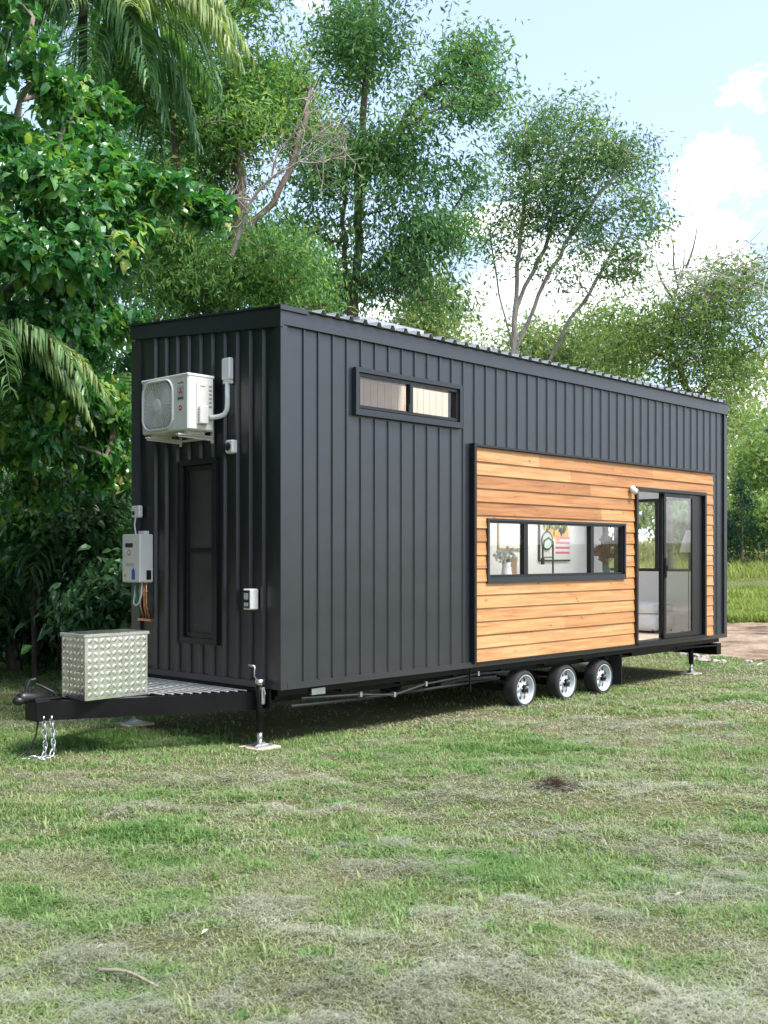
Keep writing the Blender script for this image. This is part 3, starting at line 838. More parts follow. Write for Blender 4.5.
# wall brackets
mb = MB()
for y in (1.0, 1.52):
    mb.box(-.034, -.028, y - .02, y + .02, 2.93, 3.36); mb.box(-.45, -.034, y - .02, y + .02, az0 - .045, az0 - .031)
    mb.prism([(-.44, az0 - .046), (-.034, az0 - .046), (-.034, 2.955), (-.43, az0 - .062)], 'y', y + .012, y + .018)
mb.box(-.06, -.03, .98, 1.54, 2.97, 2.99)
mb.build('wall_bracket', 'enamel', ac)
mb = MB(); mb.box(-.088, -.028, .655, .785, 3.52, 3.74, .014); mb.box(-.075, -.028, .67, .77, 3.49, 3.521); mb.build('pipe_cover', 'plastic', ac)
mb = MB(); mb.sm = True
mb.tube([(-.06, .72, 3.5), (-.06, .72, 3.30), (-.062, .725, 3.24), (-.07, .75, 3.195), (-.09, .80, 3.175), (-.14, .85, 3.165), (-.16, .88, 3.16)], .024, 12)
mb.build('conduit', 'whitehose', ac)

hw0 = thing('water_heater', 'white gas water heater box with pipes below, on the dark front wall corner', 'water heater', (-.03, 2.17, 1.52))
mb = MB(); mb.box(-.2, -.03, 2.0, 2.333, 1.53, 2.04, .012); mb.box(-.12, -.05, 2.05, 2.15, 2.035, 2.075, .004); mb.build('casing', 'enamel', hw0)
mb = MB(); mb.box(-.2012, -.2, 2.13, 2.27, 1.90, 1.945); mb.m = 1; mb.lathe([(.03, -.2018), (.03, -.2)], (0, 2.2, 1.845), 'x', 16); mb.m = 2; mb.lathe([(.02, -.2028), (.02, -.2019)], (0, 2.2, 1.845), 'x', 16)
mb.m = 3; mb.box(-.2018, -.2002, 2.09, 2.15, 1.56, 1.66); mb.prism([(2.1, 1.66), (2.14, 1.66), (2.12, 1.69)], 'x', -.2018, -.2002)
mb.m = 4; mb.box(-.2015, -.2002, 2.1, 2.26, 1.70, 1.735)
mb.m = 5; mb.lathe([(.02, -.2018), (.02, -.2)], (0, 2.27, 1.6), 'x', 12)
mb.build('control_label', ['black', 'red', 'enamel', 'blue', 'silverlabel', 'yellow'], hw0)
mb = MB(); mb.box(-.12, -.06, 1.9975, 1.9995, 1.56, 1.66); mb.build('rating_plate', 'black', hw0)
mb = MB(); mb.sm = True; mb.tube([(-.09, 2.22, 1.53), (-.09, 2.22, 1.3), (-.06, 2.2, 1.17)], .014, 8); mb.build('green_pipe', 'greenpipe', hw0)
for y in (2.14, 2.07, 2.03):
    mb = MB(); mb.sm = True; mb.tube([(-.1, y, 1.53), (-.1, y, 1.40), (-.09, y + .01, 1.28), (-.05, y + .01, 1.14)], .012, 8); mb.lathe([(.02, 1.42), (.02, 1.45)], (-.1, y, 0), 'z', 8)
    mb.build('copper_pipe', 'copper', hw0)
mb = MB(); mb.box(-.07, -.028, 1.99, 2.24, 1.12, 1.145); mb.build('pipe_saddle', 'copper', hw0)
mb = MB(); mb.sm = True
mb.tube([(-.12, 2.08, 1.53), (-.125, 2.085, 1.40), (-.13, 2.12, 1.31), (-.13, 2.18, 1.28), (-.12, 2.235, 1.31), (-.1, 2.25, 1.36), (-.09, 2.24, 1.5)], .010, 8)
mb.build('white_hose', 'whitehose', hw0); mb = MB(); mb.sm = True
mb.tube([(-.06, 2.28, 2.24), (-.075, 2.285, 2.15), (-.07, 2.27, 2.05), (-.06, 2.25, 2.02)], .009, 8)
mb.build('power_cord', 'whitehose', hw0)

# tool box of tread plate
bx0, bx1, by0, by1, bz0, bz1 = -1.53, -.87, .88, 1.275, .5215, 1.115
tb = thing('tool_box', 'silver tread plate tool box on the black drawbar', 'tool box', ((bx0 + bx1) / 2, (by0 + by1) / 2, bz0))
mb = MB()
mb.box(bx0, bx1, by0, by1, bz0, bz1 - .03, .004)
def tread(mb, P, u0, u1, v0, v1):
    nu = int(round((u1 - u0) / .0625)); nv = int(round((v1 - v0) / .060)); su = (u1 - u0) / nu; sv = (v1 - v0) / nv
    for i in range(nu):
        for j in range(nv):
            for q in (0,):
                c = (u0 + (i + .5) * su, v0 + (j + .5) * sv); a = R(45 if (i + j) % 2 == 0 else -45)
                d = np.array([math.cos(a), math.sin(a)]); e = np.array([-d[1], d[0]])
                l, w_, h = .029, .022, .0019
                pts = [(np.array(c) + d * l, 0), (np.array(c) + e * w_ + d * .010, 0), (np.array(c) + e * w_ - d * .010, 0), (np.array(c) - d * l, 0), (np.array(c) - e * w_ - d * .008, 0), (np.array(c) - e * w_ + d * .008, 0), (np.array(c) + d * .013, h), (np.array(c) - d * .013, h)]
                mb.add([P(p[0], p[1], t) for p, t in pts], [(0, 1, 6), (1, 2, 7, 6), (2, 3, 7), (3, 4, 7), (4, 5, 6, 7), (5, 0, 6)])
tread(mb, lambda u, v, t: (u, by0 - t, v), bx0 + .015, bx1 - .01, bz0 + .02, bz1 - .035)
tread(mb, lambda u, v, t: (bx0 - t, u, v), by0 + .012, by1 - .012, bz0 + .02, bz1 - .035)
mb.build('body', 'alu', tb)
mb = MB(); mb.box(bx0 - .012, bx1 + .012, by0 - .012, by1 + .012, bz1 - .03, bz1, .004)
tread(mb, lambda u, v, t: (u, v, bz1 + t), bx0, bx1, by0, by1); mb.build('lid', 'alu', tb)

# ================================================================== INSIDE
o = thing('picture', 'pale wood framed print on the white wall, seen through the left kitchen pane', 'picture', (6.6, W - .1, 1.9))
m = MB(); ring(m, 6.29, 6.90, 1.9, 2.46, .025, PY, W - .125, W - .101); m.build('frame', 'palewood', o)
m = MB(); m.box(6.31, 6.88, W - .11, W - .102, 1.92, 2.44); m.build('print', 'paper', o)
o = thing('fruit_poster', 'colourful fruit poster with a black side frame on the kitchen wall', 'poster', (7.8, W - .1, 2.0))
m = MB(); m.box(7.33, 7.37, W - .125, W - .101, 1.72, 2.5); m.box(7.37, 8.2, W - .125, W - .101, 1.72, 1.745); m.build('frame', 'black', o)
m = MB(); m.box(7.37, 8.25, W - .112, W - .102, 1.746, 2.5); m.m = 1
rg = random.Random(4)
for (x, z) in ((7.55, 2.40), (7.78, 2.42), (7.98, 2.36), (7.65, 2.25), (7.86, 2.24), (8.05, 2.27)): m.lathe([(.125, W - .114), (.125, W - .112)], (x, 0, z - .08), 'y', 16)
m.m = 2
for k in range(4): m.box(7.8, 8.2, W - .1145, W - .1122, 1.84 + .08 * k, 1.875 + .08 * k)
m.m = 3
for k in range(7): m.prism([(7.45 + .1 * k, 2.3), (7.5 + .1 * k, 2.36), (7.53 + .1 * k, 2.30), (7.48 + .1 * k, 2.2)], 'y', W - .1165, W - .1142)
m.build('print', ['paper', 'yellow', 'pink', 'greenink'], o)
BT = 1.481
o = thing('wall_plate', 'pale green round plate with a dark rim, hanging on the poster behind the tap', 'plate', (7.55, W - .118, 2.02))
m = MB(); m.sm = True; m.lathe([(.0, W - .12), (.10, W - .121), (.128, W - .13)], (7.55, 0, 2.05), 'y', 24, False); m.build('plate', 'mint', o)
m = MB(); m.sm = True; m.lathe([(.128, W - .1215), (.13, W - .132), (.15, W - .134), (.152, W - .122)], (7.55, 0, 2.05), 'y', 24, False); m.build('rim', 'black', o)
o = thing('flower_jug', 'white jug of pale hydrangeas on the bench behind the left kitchen pane', 'vase', (3.93, .34, BT))
m = MB(); m.sm = True; m.lathe([(.055, BT), (.065, BT + .05), (.06, BT + .15), (.05, BT + .21), (.058, BT + .25), (.05, BT + .245)], (3.93, .34, 0)); m.tube([(3.99, .34, BT + .2), (4.03, .34, BT + .18), (4.03, .34, BT + .1), (3.99, .34, BT + .06)], .009, 6); m.build('jug', 'ceramic', o)
m = MB(); m.sm = True
rg = random.Random(8)
for k in range(60):
    c = (3.92 + rg.gauss(0, .06), .34 + rg.gauss(0, .05), BT + .32 + rg.gauss(0, .035)); m.blob(c, .022, k, 6, 4, .35)
m.build('flower_heads', 'petal', o)
m = MB()
for k in range(14):
    a = rg.uniform(0, 6.28); c = np.array((3.93, .34, BT + .27)); d = np.array((math.cos(a) * .1, math.sin(a) * .08, rg.uniform(-.04, .06))); s = np.array((-math.sin(a), math.cos(a), 0)) * .025
    m.add([c, c + d * .5 + s, c + d, c + d * .5 - s], [(0, 1, 2, 3)])
m.build('leaves', 'stem', o)
o = thing('chopping_board', 'brown wooden board leaning beside the jug of flowers', 'board', (4.26, .45, BT))
m = MB(); m.prism([(4.16, BT), (4.36, BT), (4.36, BT + .30), (4.30, BT + .36), (4.22, BT + .36), (4.16, BT + .30)], 'y', .5, .52); m.build('board', 'palewood', o)
m = MB(); m.tube([(4.26, .512, BT + .36), (4.26, .512, BT + .42)], .014, 8); m.build('handle', 'palewood', o)
o = thing('kitchen_tap', 'tall black gooseneck tap in the middle of the kitchen window', 'tap', (4.93, .35, BT))
m = MB(); m.sm = True; m.tube([(4.93, .35, BT), (4.93, .35, BT + .52)], .012, 10); m.tube([(4.93, .35, BT + .3), (4.93, .35, BT + .42), (4.88, .33, BT + .52), (4.76, .3, BT + .555), (4.64, .28, BT + .52), (4.59, .27, BT + .42), (4.59, .27, BT + .3)], .012, 10)
m.lathe([(.03, BT), (.026, BT + .04)], (4.93, .35, 0)); m.build('spout', 'black', o)
m = MB(); m.tube([(4.59, .27, BT + .31), (4.75, .3, BT + .31), (4.93, .35, BT + .31)], .008, 6); m.tube([(4.59, .27, BT + .22), (4.59, .27, BT + .3)], .024, 8); m.tube([(4.93, .35, BT + .1), (4.86, .3, BT + .13)], .009, 6); m.build('spray_head', 'black', o)
for x, lab in ((5.12, 'teal glazed bowl on the kitchen bench next to the black tap'), (5.60, 'teal glazed bowl on the kitchen bench near the right window mullion')):
    o = thing('bowl', lab, 'bowl', (x, .3, BT), 'bowls on the kitchen bench')
    m = MB(); m.sm = True; m.lathe([(.03, BT), (.05, BT + .01), (.11, BT + .1), (.104, BT + .1), (.045, BT + .02), (0, BT + .018)], (x, .3, 0)); m.build('dish', 'tealglaze', o)
    m = MB(); m.lathe([(.1105, BT + .0985), (.112, BT + .105), (.103, BT + .105), (.104, BT + .0985)], (x, .3, 0)); m.build('rim', 'ceramic', o)
o = thing('dried_bouquet', 'dark red dried flowers in a slim vase behind the right kitchen pane', 'flowers', (6.19, .34, BT))
m = MB(); m.sm = True; m.lathe([(.05, BT), (.06, BT + .08), (.03, BT + .2), (.035, BT + .23)], (6.19, .34, 0)); m.build('vase', 'tealglaze', o)
m = MB(); rg = random.Random(5)
heads = []
for k in range(18):
    e = np.array((6.19 + rg.gauss(0, .075), .34 + rg.gauss(0, .07), BT + .42 + rg.gauss(0, .07))); heads.append(e); m.tube([(6.19, .34, BT + .18), (np.array((6.19, .34, BT + .2)) + e) / 2, e], .004, 4, False)
m.build('stems', 'stem', o)
m = MB(); m.sm = True
for k, e in enumerate(heads):
    for q in range(4): m.blob(e + np.array([rg.gauss(0, .03) for _ in range(3)]), .034, k * 9 + q, 6, 5, .4)
m.build('flower_heads', 'dryflower', o)
o = thing('ottoman', 'white slipcovered ottoman with a cushion just inside the sliding door', 'ottoman', (8.3, .9, .64))
m = MB(); m.sm = True; m.rounded(7.95, 8.65, .6, 1.16, .66, .93, .35, 24, 12, 1, .03); m.build('base', 'linen', o)
m = MB(); m.sm = True; m.rounded(7.97, 8.63, .62, 1.14, .92, 1.1, .42, 24, 12, 2, .05); m.build('cushion', 'linen', o)
for x in (8.02, 8.58):
    for y in (.67, 1.09): m = MB(); m.tube([(x, y, .64), (x, y, .69)], .02, 8); m.build('foot', 'black', o)
o = thing('floor_lamp', 'white cone shaded lamp behind the fixed half of the sliding door', 'lamp', (8.55, .36, .64))
m = MB(); m.lathe([(.12, .641), (.12, .66)], (8.55, .36, 0)); m.tube([(8.55, .36, .66), (8.55, .36, 1.95)], .006, 8); m.build('stand', 'black', o)
m = MB(); m.sm = True; m.lathe([(.14, 1.86), (.04, 2.2), (.035, 2.2), (.135, 1.86)], (8.55, .36, 0)); m.build('lamp_shade', 'linen', o)
# ================================================================== GROUND
def axis_pts(lo, hi, c0, c1, fine):
    a = list(np.arange(c0, c1 + 1e-6, fine)); s = fine; x = c1
    while x < hi: s = min(s * 1.18, 25); x += s; a.append(x)
    s = fine; x = c0
    while x > lo: s = min(s * 1.18, 25); x -= s; a.insert(0, x)
    return np.array(a)

def grid_mesh(name, xs, ys, zf, mat, keep=None):
    X, Y = np.meshgrid(xs, ys, indexing='ij')
    V = np.stack([X, Y, zf(X, Y)], -1).reshape(-1, 3)
    i = np.arange(len(xs) * len(ys)).reshape(len(xs), len(ys))
    Fq = np.stack([i[:-1, :-1], i[1:, :-1], i[1:, 1:], i[:-1, 1:]], -1).reshape(-1, 4)
    if keep is not None:
        Fq = Fq[keep(V[Fq].mean(1))]
        u, inv = np.unique(Fq.ravel(), return_inverse=True); V = V[u]; Fq = inv.reshape(-1, 4)
    return bulk(name, V, [Fq], mat)

def groundmat():
    m, nt, b = newmat('lawn_soil')
    g = N(nt, 'ShaderNodeNewGeometry')
    n1 = N(nt, 'ShaderNodeTexNoise', Scale=.5, Detail=5.0, Roughness=.6); nt.links.new(g.outputs['Position'], n1.inputs['Vector'])
    n2 = N(nt, 'ShaderNodeTexNoise', Scale=38.0, Detail=4.0, Roughness=.7); nt.links.new(g.outputs['Position'], n2.inputs['Vector'])
    c1 = ramp(nt, n1.outputs['Fac'], [(.35, (.10, .125, .045)), (.55, (.15, .155, .075)), (.7, (.20, .19, .115))])
    c2 = ramp(nt, n2.outputs['Fac'], [(.3, (.5, .5, .5)), (.7, (1.25, 1.2, 1.1))])
    mx = N(nt, 'ShaderNodeMix', data_type='RGBA', blend_type='MULTIPLY'); mx.inputs[0].default_value = 1
    nt.links.new(c1, mx.inputs[6]); nt.links.new(c2, mx.inputs[7]); nt.links.new(mx.outputs[2], b.inputs['Base Color'])
    b.inputs['Roughness'].default_value = .95; b.inputs['Specular IOR Level'].default_value = .1
    bp = N(nt, 'ShaderNodeBump', Strength=.8, Distance=.03); nt.links.new(n2.outputs['Fac'], bp.inputs['Height']); nt.links.new(bp.outputs[0], b.inputs['Normal'])
    return m
M['lawn_soil'] = groundmat()
tag(grid_mesh('ground', axis_pts(-500, 900, -6, 22, .11), axis_pts(-500, 900, -8, 10, .11), height, 'lawn_soil'), kind='structure')

# dirt track behind the house
def cam_uv(x, y):
    a = (np.asarray(x) - CAM[0]); b = (np.asarray(y) - CAM[1])
    return a * RT[0] + b * RT[1], a * FW[0] + b * FW[1]         # sideways, distance
def dirt_w(x, y):
    r, d = cam_uv(x, y)
    w = 1.6 * (fbm(x * .35 + 9, y * .35, 3) - .5) + .5 * (fbm(x * 1.7, y * 1.7 + 4, 2) - .5)
    near = np.maximum(23.4 - 2.6 * (r - 4.6), 17.6) + w
    far = 29.5 + 1.5 * w
    s = np.minimum(d - near, far - d)
    return np.where((r > 2.5) & (r < 26), s, -1)
m, nt, b = newmat('dirt')
g = N(nt, 'ShaderNodeNewGeometry')
n1 = N(nt, 'ShaderNodeTexNoise', Scale=.9, Detail=6.0, Roughness=.65); nt.links.new(g.outputs['Position'], n1.inputs['Vector'])
n2 = N(nt, 'ShaderNodeTexNoise', Scale=14.0, Detail=5.0, Roughness=.7); nt.links.new(g.outputs['Position'], n2.inputs['Vector'])
c1 = ramp(nt, n1.outputs['Fac'], [(.38, (.10, .062, .038)), (.48, (.28, .19, .125)), (.62, (.42, .32, .235))])
nt.links.new(c1, b.inputs['Base Color']); b.inputs['Roughness'].default_value = .95
bp = N(nt, 'ShaderNodeBump', Strength=.9, Distance=.06); nt.links.new(n2.outputs['Fac'], bp.inputs['Height']); nt.links.new(bp.outputs[0], b.inputs['Normal'])
M['dirt'] = m
tag(grid_mesh('dirt_track', np.arange(6, 45, .2), np.arange(-16, 22, .2), lambda x, y: height(x, y) + .012 + .05 * np.clip(fbm(x * 1.3, y * 1.3, 4) - .42, 0, 1) * sstep(dirt_w(x, y), 0, .6), 'dirt', lambda c: dirt_w(c[:, 0], c[:, 1]) > 0), kind='structure')

def forest_w(x, y):
    """positive inside the wood behind the house"""
    w = 1.5 * (fbm(np.asarray(x) * .3 + 3, np.asarray(y) * .3, 3) - .5)
    return np.asarray(y) - 9.3 + .42 * np.clip(np.asarray(x) - 6, 0, 7) * 0 + w
m, nt, b = newmat('leaf_litter')
g = N(nt, 'ShaderNodeNewGeometry')
n1 = N(nt, 'ShaderNodeTexVoronoi', Scale=16.0); nt.links.new(g.outputs['Position'], n1.inputs['Vector'])
c1 = ramp(nt, n1.outputs['Color'], [(.1, (.03, .02, .012)), (.5, (.09, .06, .035)), (.9, (.19, .13, .08))])
nt.links.new(c1, b.inputs['Base Color']); b.inputs['Roughness'].default_value = .9
M['litter'] = m
tag(grid_mesh('forest_floor', np.arange(-14, 34, .3), np.arange(8, 34, .3), lambda x, y: height(x, y) + .01 + .06 * fbm(x * 2, y * 2, 3) * sstep(forest_w(x, y), 0, .7), 'litter', lambda c: (forest_w(c[:, 0], c[:, 1]) > 0) & (c[:, 0] < 20 + .3 * c[:, 1])), kind='structure')

# ------------------------------------------------------------------ grass: real blades
RG = np.random.RandomState(3)
def blades(P, hgt, wid, lean, tint, rs, flat=None):
    """P (n,3); returns verts (5n) and faces: a quad and a tip triangle per blade"""
    n = len(P); a = rs.rand(n) * 2 * np.pi; d = np.stack([np.cos(a), np.sin(a), np.zeros(n)], 1); s = np.stack([-np.sin(a), np.cos(a), np.zeros(n)], 1)
    up = np.array([0, 0, 1.0])
    l = lean[:, None]; h = hgt[:, None]; w = wid[:, None] / 2
    mid = P + d * h * l * .35 + up * h * .55; tip = P + d * h * l + up * h * (1 - .35 * np.minimum(l, 1.2))
    V = np.stack([P - s * w, P + s * w, mid + s * w * .85, mid - s * w * .85, tip], 1).reshape(-1, 3)
    k = np.arange(n)[:, None] * 5
    return V, k + np.array([[0, 1, 2, 3]]), k + np.array([[3, 2, 4]]), np.repeat(tint, 5)

def dryness(x, y):
    """0 lush .. 1 thatch; mown streaks lie across the view, broken up into small patches"""
    r, d = cam_uv(x, y)
    e = fbm(r * .22 + .35 * d, d * .95 + 3, 3); e2 = fbm(r * 1.1 + 40, d * 2.2 + 11, 3); e3 = fbm(r * 4.2 + 7, d * 6.5 + 31, 3)
    v = .36 * e + .34 * e2 + .30 * e3
    side = .085 * sstep(r, -3, 1.5) - .015
    return sstep(v + side + .035 * sstep(d, 13, 7), .43, .65)

def scatter(n, d0, d1, rmarg, pw=1.0):
    u = RG.rand(n); d = (d0 ** pw + u * (d1 ** pw - d0 ** pw)) ** (1 / pw)
    r = (RG.rand(n) * 2 - 1) * (d * .365 + rmarg)
    return CAM[0] + r * RT[0] + d * FW[0], CAM[1] + r * RT[1] + d * FW[1], r, d
VS, Q, T, TI = [], [], [], []
def addb(V, q, t, ti):
    o = sum(len(v) for v in VS); VS.append(V); Q.append(q + o); T.append(t + o); TI.append(ti)
for n, d0, d1, hm, wm in ((190000, 3.6, 6.5, .027, .0038), (180000, 6.5, 11, .032, .0055), (140000, 11, 19, .042, .0095), (80000, 19, 34, .06, .016)):
    x, y, r, d = scatter(n, d0, d1, 1.2, 2.0 if d0 < 11 else 1.6)
    dr = dryness(x, y); tuft = fbm(x * 3.3, y * 3.3, 2)
    k = (RG.rand(n) > dr * .62 - .0) & (RG.rand(n) < .35 + 1.3 * tuft) & (dirt_w(x, y) < .15) & (forest_w(x, y) < .8)
    under = (x > -.1) & (x < 9) & (y > .35) & (y < 2.5)
    k &= ~(under & (RG.rand(n) < .88))
    x, y, dr, tuft = x[k], y[k], dr[k], tuft[k]; n = len(x)
    P = np.stack([x, y, height(x, y) - .003], 1)
    big = sstep(fbm(x * 1.1 + 50, y * 1.1, 3), .5, .7)
    hh_ = hm * (.5 + .9 * RG.rand(n)) * (.75 + .8 * tuft) * (1 + .7 * big) * (1 - .4 * dr)
    ti = np.clip(.36 + .36 * dr + .24 * (RG.rand(n) - .5) - .25 * big + .22 * (RG.rand(n) < .12), 0, 1)
    addb(*blades(P, hh_, wm * (.6 + .8 * RG.rand(n)) * (1 + .5 * big), .35 + 1.5 * RG.rand(n) + .9 * dr, ti, RG))
nt_ = 5200
x0, y0, r, d = scatter(nt_, 3.7, 15, 1.0, 1.7)
k = (dryness(x0, y0) < .35 + .5 * RG.rand(nt_)) & ~((x0 > -.1) & (x0 < 9.2) & (y0 > 0) & (y0 < 2.5)) & (forest_w(x0, y0) < 0) & (dirt_w(x0, y0) < 0); x0, y0, d = x0[k], y0[k], d[k]
nb = 16; sc_ = np.repeat(.5 + RG.rand(len(x0)), nb)
x = np.repeat(x0, nb) + RG.normal(0, .022, len(sc_)) * sc_; y = np.repeat(y0, nb) + RG.normal(0, .022, len(sc_)) * sc_
hue = np.repeat(RG.rand(len(x0)), nb)
addb(*blades(np.stack([x, y, height(x, y) - .003], 1), .042 * sc_ * (.5 + RG.rand(len(sc_))), (.0065 + .0005 * np.repeat(d, nb)) * (.6 + .8 * RG.rand(len(sc_))), .3 + .9 * RG.rand(len(sc_)), np.clip(.08 + .38 * hue + .15 * RG.rand(len(sc_)), 0, 1), RG))
M['grass'] = leafmat('grass_blades', [(0, (0.1, 0.225, 0.06)), (0.3, (0.2, 0.33, 0.11)), (0.55, (0.33, 0.385, 0.185)), (0.8, (0.45, 0.455, 0.295)), (1, (0.54, 0.52, 0.39))], .35, .25, .6, (1.1, 1.15, .7))
tag(bulk('lawn_grass', np.concatenate(VS), [np.concatenate(Q), np.concatenate(T)], 'grass', tint=np.concatenate(TI)), kind='stuff')
# mown clippings: dry strands lying in windrows
VS, Q, T, TI = [], [], [], []
def strands(x, y, z, ln, wd, ti):
    n = len(x); a = RG.rand(n) * 2 * np.pi; tl = (RG.rand(n) - .4) * .38
    d = np.stack([np.cos(a) * np.cos(tl), np.sin(a) * np.cos(tl), np.sin(tl)], 1); s = np.cross(d, np.array([0, 0, 1.0])); s /= np.linalg.norm(s, axis=1)[:, None]
    b = RG.normal(0, .16, (n, 3)) * ln[:, None]; b[:, 2] = np.abs(b[:, 2]) * .35
    P = np.stack([x, y, z], 1); h = ln[:, None] / 2; w = wd[:, None] / 2
    m_ = P + b * .6; e = P + d * h; st = P - d * h
    e[:, 2] = np.maximum(e[:, 2], P[:, 2] - .012); st[:, 2] = np.maximum(st[:, 2], P[:, 2] - .012)
    V = np.stack([st - s * w * .4, st + s * w * .4, m_ + s * w, m_ - s * w, e], 1).reshape(-1, 3); k = np.arange(n)[:, None] * 5
    return V, k + np.array([[0, 1, 2, 3]]), k + np.array([[3, 2, 4]]), np.repeat(ti, 5)
for n, d0, d1, lm, wm in ((200000, 3.6, 6.8, .055, .0021), (160000, 6.8, 12, .07, .0034), (90000, 12, 22, .11, .008)):
    x, y, r, d = scatter(n, d0, d1, 1.2, 2.0 if d0 < 11 else 1.6)
    dr = dryness(x, y); row = sstep(.6 * fbm(r[:] * .35 + .25 * d + 7, d * 1.6, 4) + .4 * fbm(r * 1.6 + 3, d * 3.2 + 9, 3), .46, .60)
    cl = sstep(fbm(x * 5.5, y * 5.5, 2), .36, .62)
    k = RG.rand(n) < (.08 + (.62 * dr * (.4 + .6 * row) + .4 * row * dr) * (.35 + .75 * cl))
    k &= (dirt_w(x, y) < .1) & (forest_w(x, y) < .3)
    k &= ~((x > -.2) & (x < 9.2) & (y > .35) & (y < 2.6))
    x, y, dr, row, cl = x[k], y[k], dr[k], row[k], cl[k]; n = len(x)
    heap = .010 + .035 * dr * (.3 + .7 * row) * cl ** 1.5 + .014 * RG.rand(n)
    addb(*strands(x, y, height(x, y) + heap * RG.rand(n) ** .6 + .004, lm * (.5 + RG.rand(n)), wm * (.6 + .8 * RG.rand(n)), np.clip(RG.rand(n) * .75 + .5 * fbm(x * 2.2, y * 2.2, 3) - .12, 0, 1)))
M['clippings'] = leafmat('dry_clippings', [(0, (0.13, 0.15, 0.115)), (0.35, (0.26, 0.285, 0.215)), (0.7, (0.41, 0.43, 0.34)), (1, (0.6, 0.6, 0.5))], .2, .15, .8, (1, 1, .9))
tag(bulk('grass_clippings', np.concatenate(VS), [np.concatenate(Q), np.concatenate(T)], 'clippings', tint=np.concatenate(TI)), kind='stuff')
# long grass of the field beyond the track
VS, Q, T, TI = [], [], [], []
n = 60000
d = 29 + 75 * RG.rand(n) ** 1.5; r = d * (.10 + .36 * RG.rand(n))
x, y = CAM[0] + r * RT[0] + d * FW[0], CAM[1] + r * RT[1] + d * FW[1]
mown = sstep(fbm(r * .05, d * .16, 2), .52, .58) * (d < 50)
track = np.abs(d - 47 + .03 * r) < 1.6
hh_ = (.28 + .9 * RG.rand(n) * sstep(d, 46, 56)) * (1 - .8 * mown) * (.6 + .8 * fbm(x * .5, y * .5, 3))
k = (dirt_w(x, y) < 0) & ~track; x, y, hh_ = x[k], y[k], hh_[k]; d = d[k]; n = len(x)
ti = np.clip(.35 + .5 * fbm(x * .2, y * .2, 3) - .25 + .3 * sstep(d, 48, 60) + .15 * RG.rand(n), 0, 1)
addb(*blades(np.stack([x, y, height(x, y)], 1), hh_, .03 + .05 * RG.rand(n), .2 + .5 * RG.rand(n), ti, RG))
M['field'] = leafmat('field_grass', [(0, (0.15, 0.26, 0.05)), (0.4, (0.26, 0.34, 0.09)), (0.7, (0.4, 0.39, 0.15)), (1, (0.5, 0.43, 0.22))], .4, .15, .7, (1.1, 1.1, .7))
tag(bulk('field_grass', np.concatenate(VS), [np.concatenate(Q), np.concatenate(T)], 'field', tint=np.concatenate(TI)), kind='stuff')

# ================================================================== VEGETATION
def norm(v): return v / (np.linalg.norm(v, axis=-1, keepdims=True) + 1e-9)

def leaves(pos, dr, nrm, ln, wd, tint, kind):
    """folded leaf blades: 'small' two triangles, 'broad' an arched eight-point blade"""
    n = len(pos); dr = norm(dr); s = norm(np.cross(dr, nrm)); nn = np.cross(s, dr)
    L_ = ln[:, None]; W_ = wd[:, None] / 2
    if kind == 'small':
        m_ = pos + dr * L_ * .45 + nn * L_ * .06
        V = np.stack([pos, m_ + s * W_ + nn * W_ * .3, pos + dr * L_ - nn * L_ * .05, m_ - s * W_ + nn * W_ * .3], 1).reshape(-1, 3); k = np.arange(n)[:, None] * 4
        return V, [k + np.array([[0, 1, 2]]), k + np.array([[0, 2, 3]])], np.repeat(tint, 4)
    p1, p2, p3 = pos + dr * L_ * .35 + nn * L_ * .05, pos + dr * L_ * .72 + nn * L_ * .0, pos + dr * L_ - nn * L_ * .16
    V = np.stack([pos, p1, p1 + s * W_ + nn * W_ * .28, p1 - s * W_ + nn * W_ * .28, p2, p2 + s * W_ * .72 + nn * W_ * .2, p2 - s * W_ * .72 + nn * W_ * .2, p3], 1).reshape(-1, 3)
    k = np.arange(n)[:, None] * 8
    return V, [np.concatenate([k + np.array([[0, 2, 1]]), k + np.array([[0, 1, 3]]), k + np.array([[4, 5, 7]]), k + np.array([[4, 7, 6]])]), np.concatenate([k + np.array([[1, 2, 5, 4]]), k + np.array([[1, 4, 6, 3]])])], np.repeat(tint, 8)

def np_tubes(paths, sides=5):
    """paths: list of (pts (k,3), radii (k,))"""
    Vs, Fs, o = [], [], 0
    ang = np.arange(sides) * 2 * np.pi / sides
    for p, r in paths:
        p = np.asarray(p, float); k = len(p)
        t = np.gradient(p, axis=0); t = norm(t)
        ref = np.where(np.abs(t[:, 2:3]) > .9, np.array([[1.0, 0, 0]]), np.array([[0, 0, 1.0]]))
        ref[:] = np.array([1.0, 0, 0]) if abs(t[:, 2]).mean() > .7 else np.array([0, 0, 1.0])
        u = norm(np.cross(ref, t)); w = np.cross(t, u)
        V = p[:, None] + np.asarray(r)[:, None, None] * (np.cos(ang)[None, :, None] * u[:, None] + np.sin(ang)[None, :, None] * w[:, None])
        Vs.append(V.reshape(-1, 3))
        i = np.arange(k * sides).reshape(k, sides); j = np.roll(i, -1, 1)
        Fs.append(np.stack([i[:-1], j[:-1], j[1:], i[1:]], -1).reshape(-1, 4) + o); o += k * sides
    return np.concatenate(Vs), [np.concatenate(Fs)]

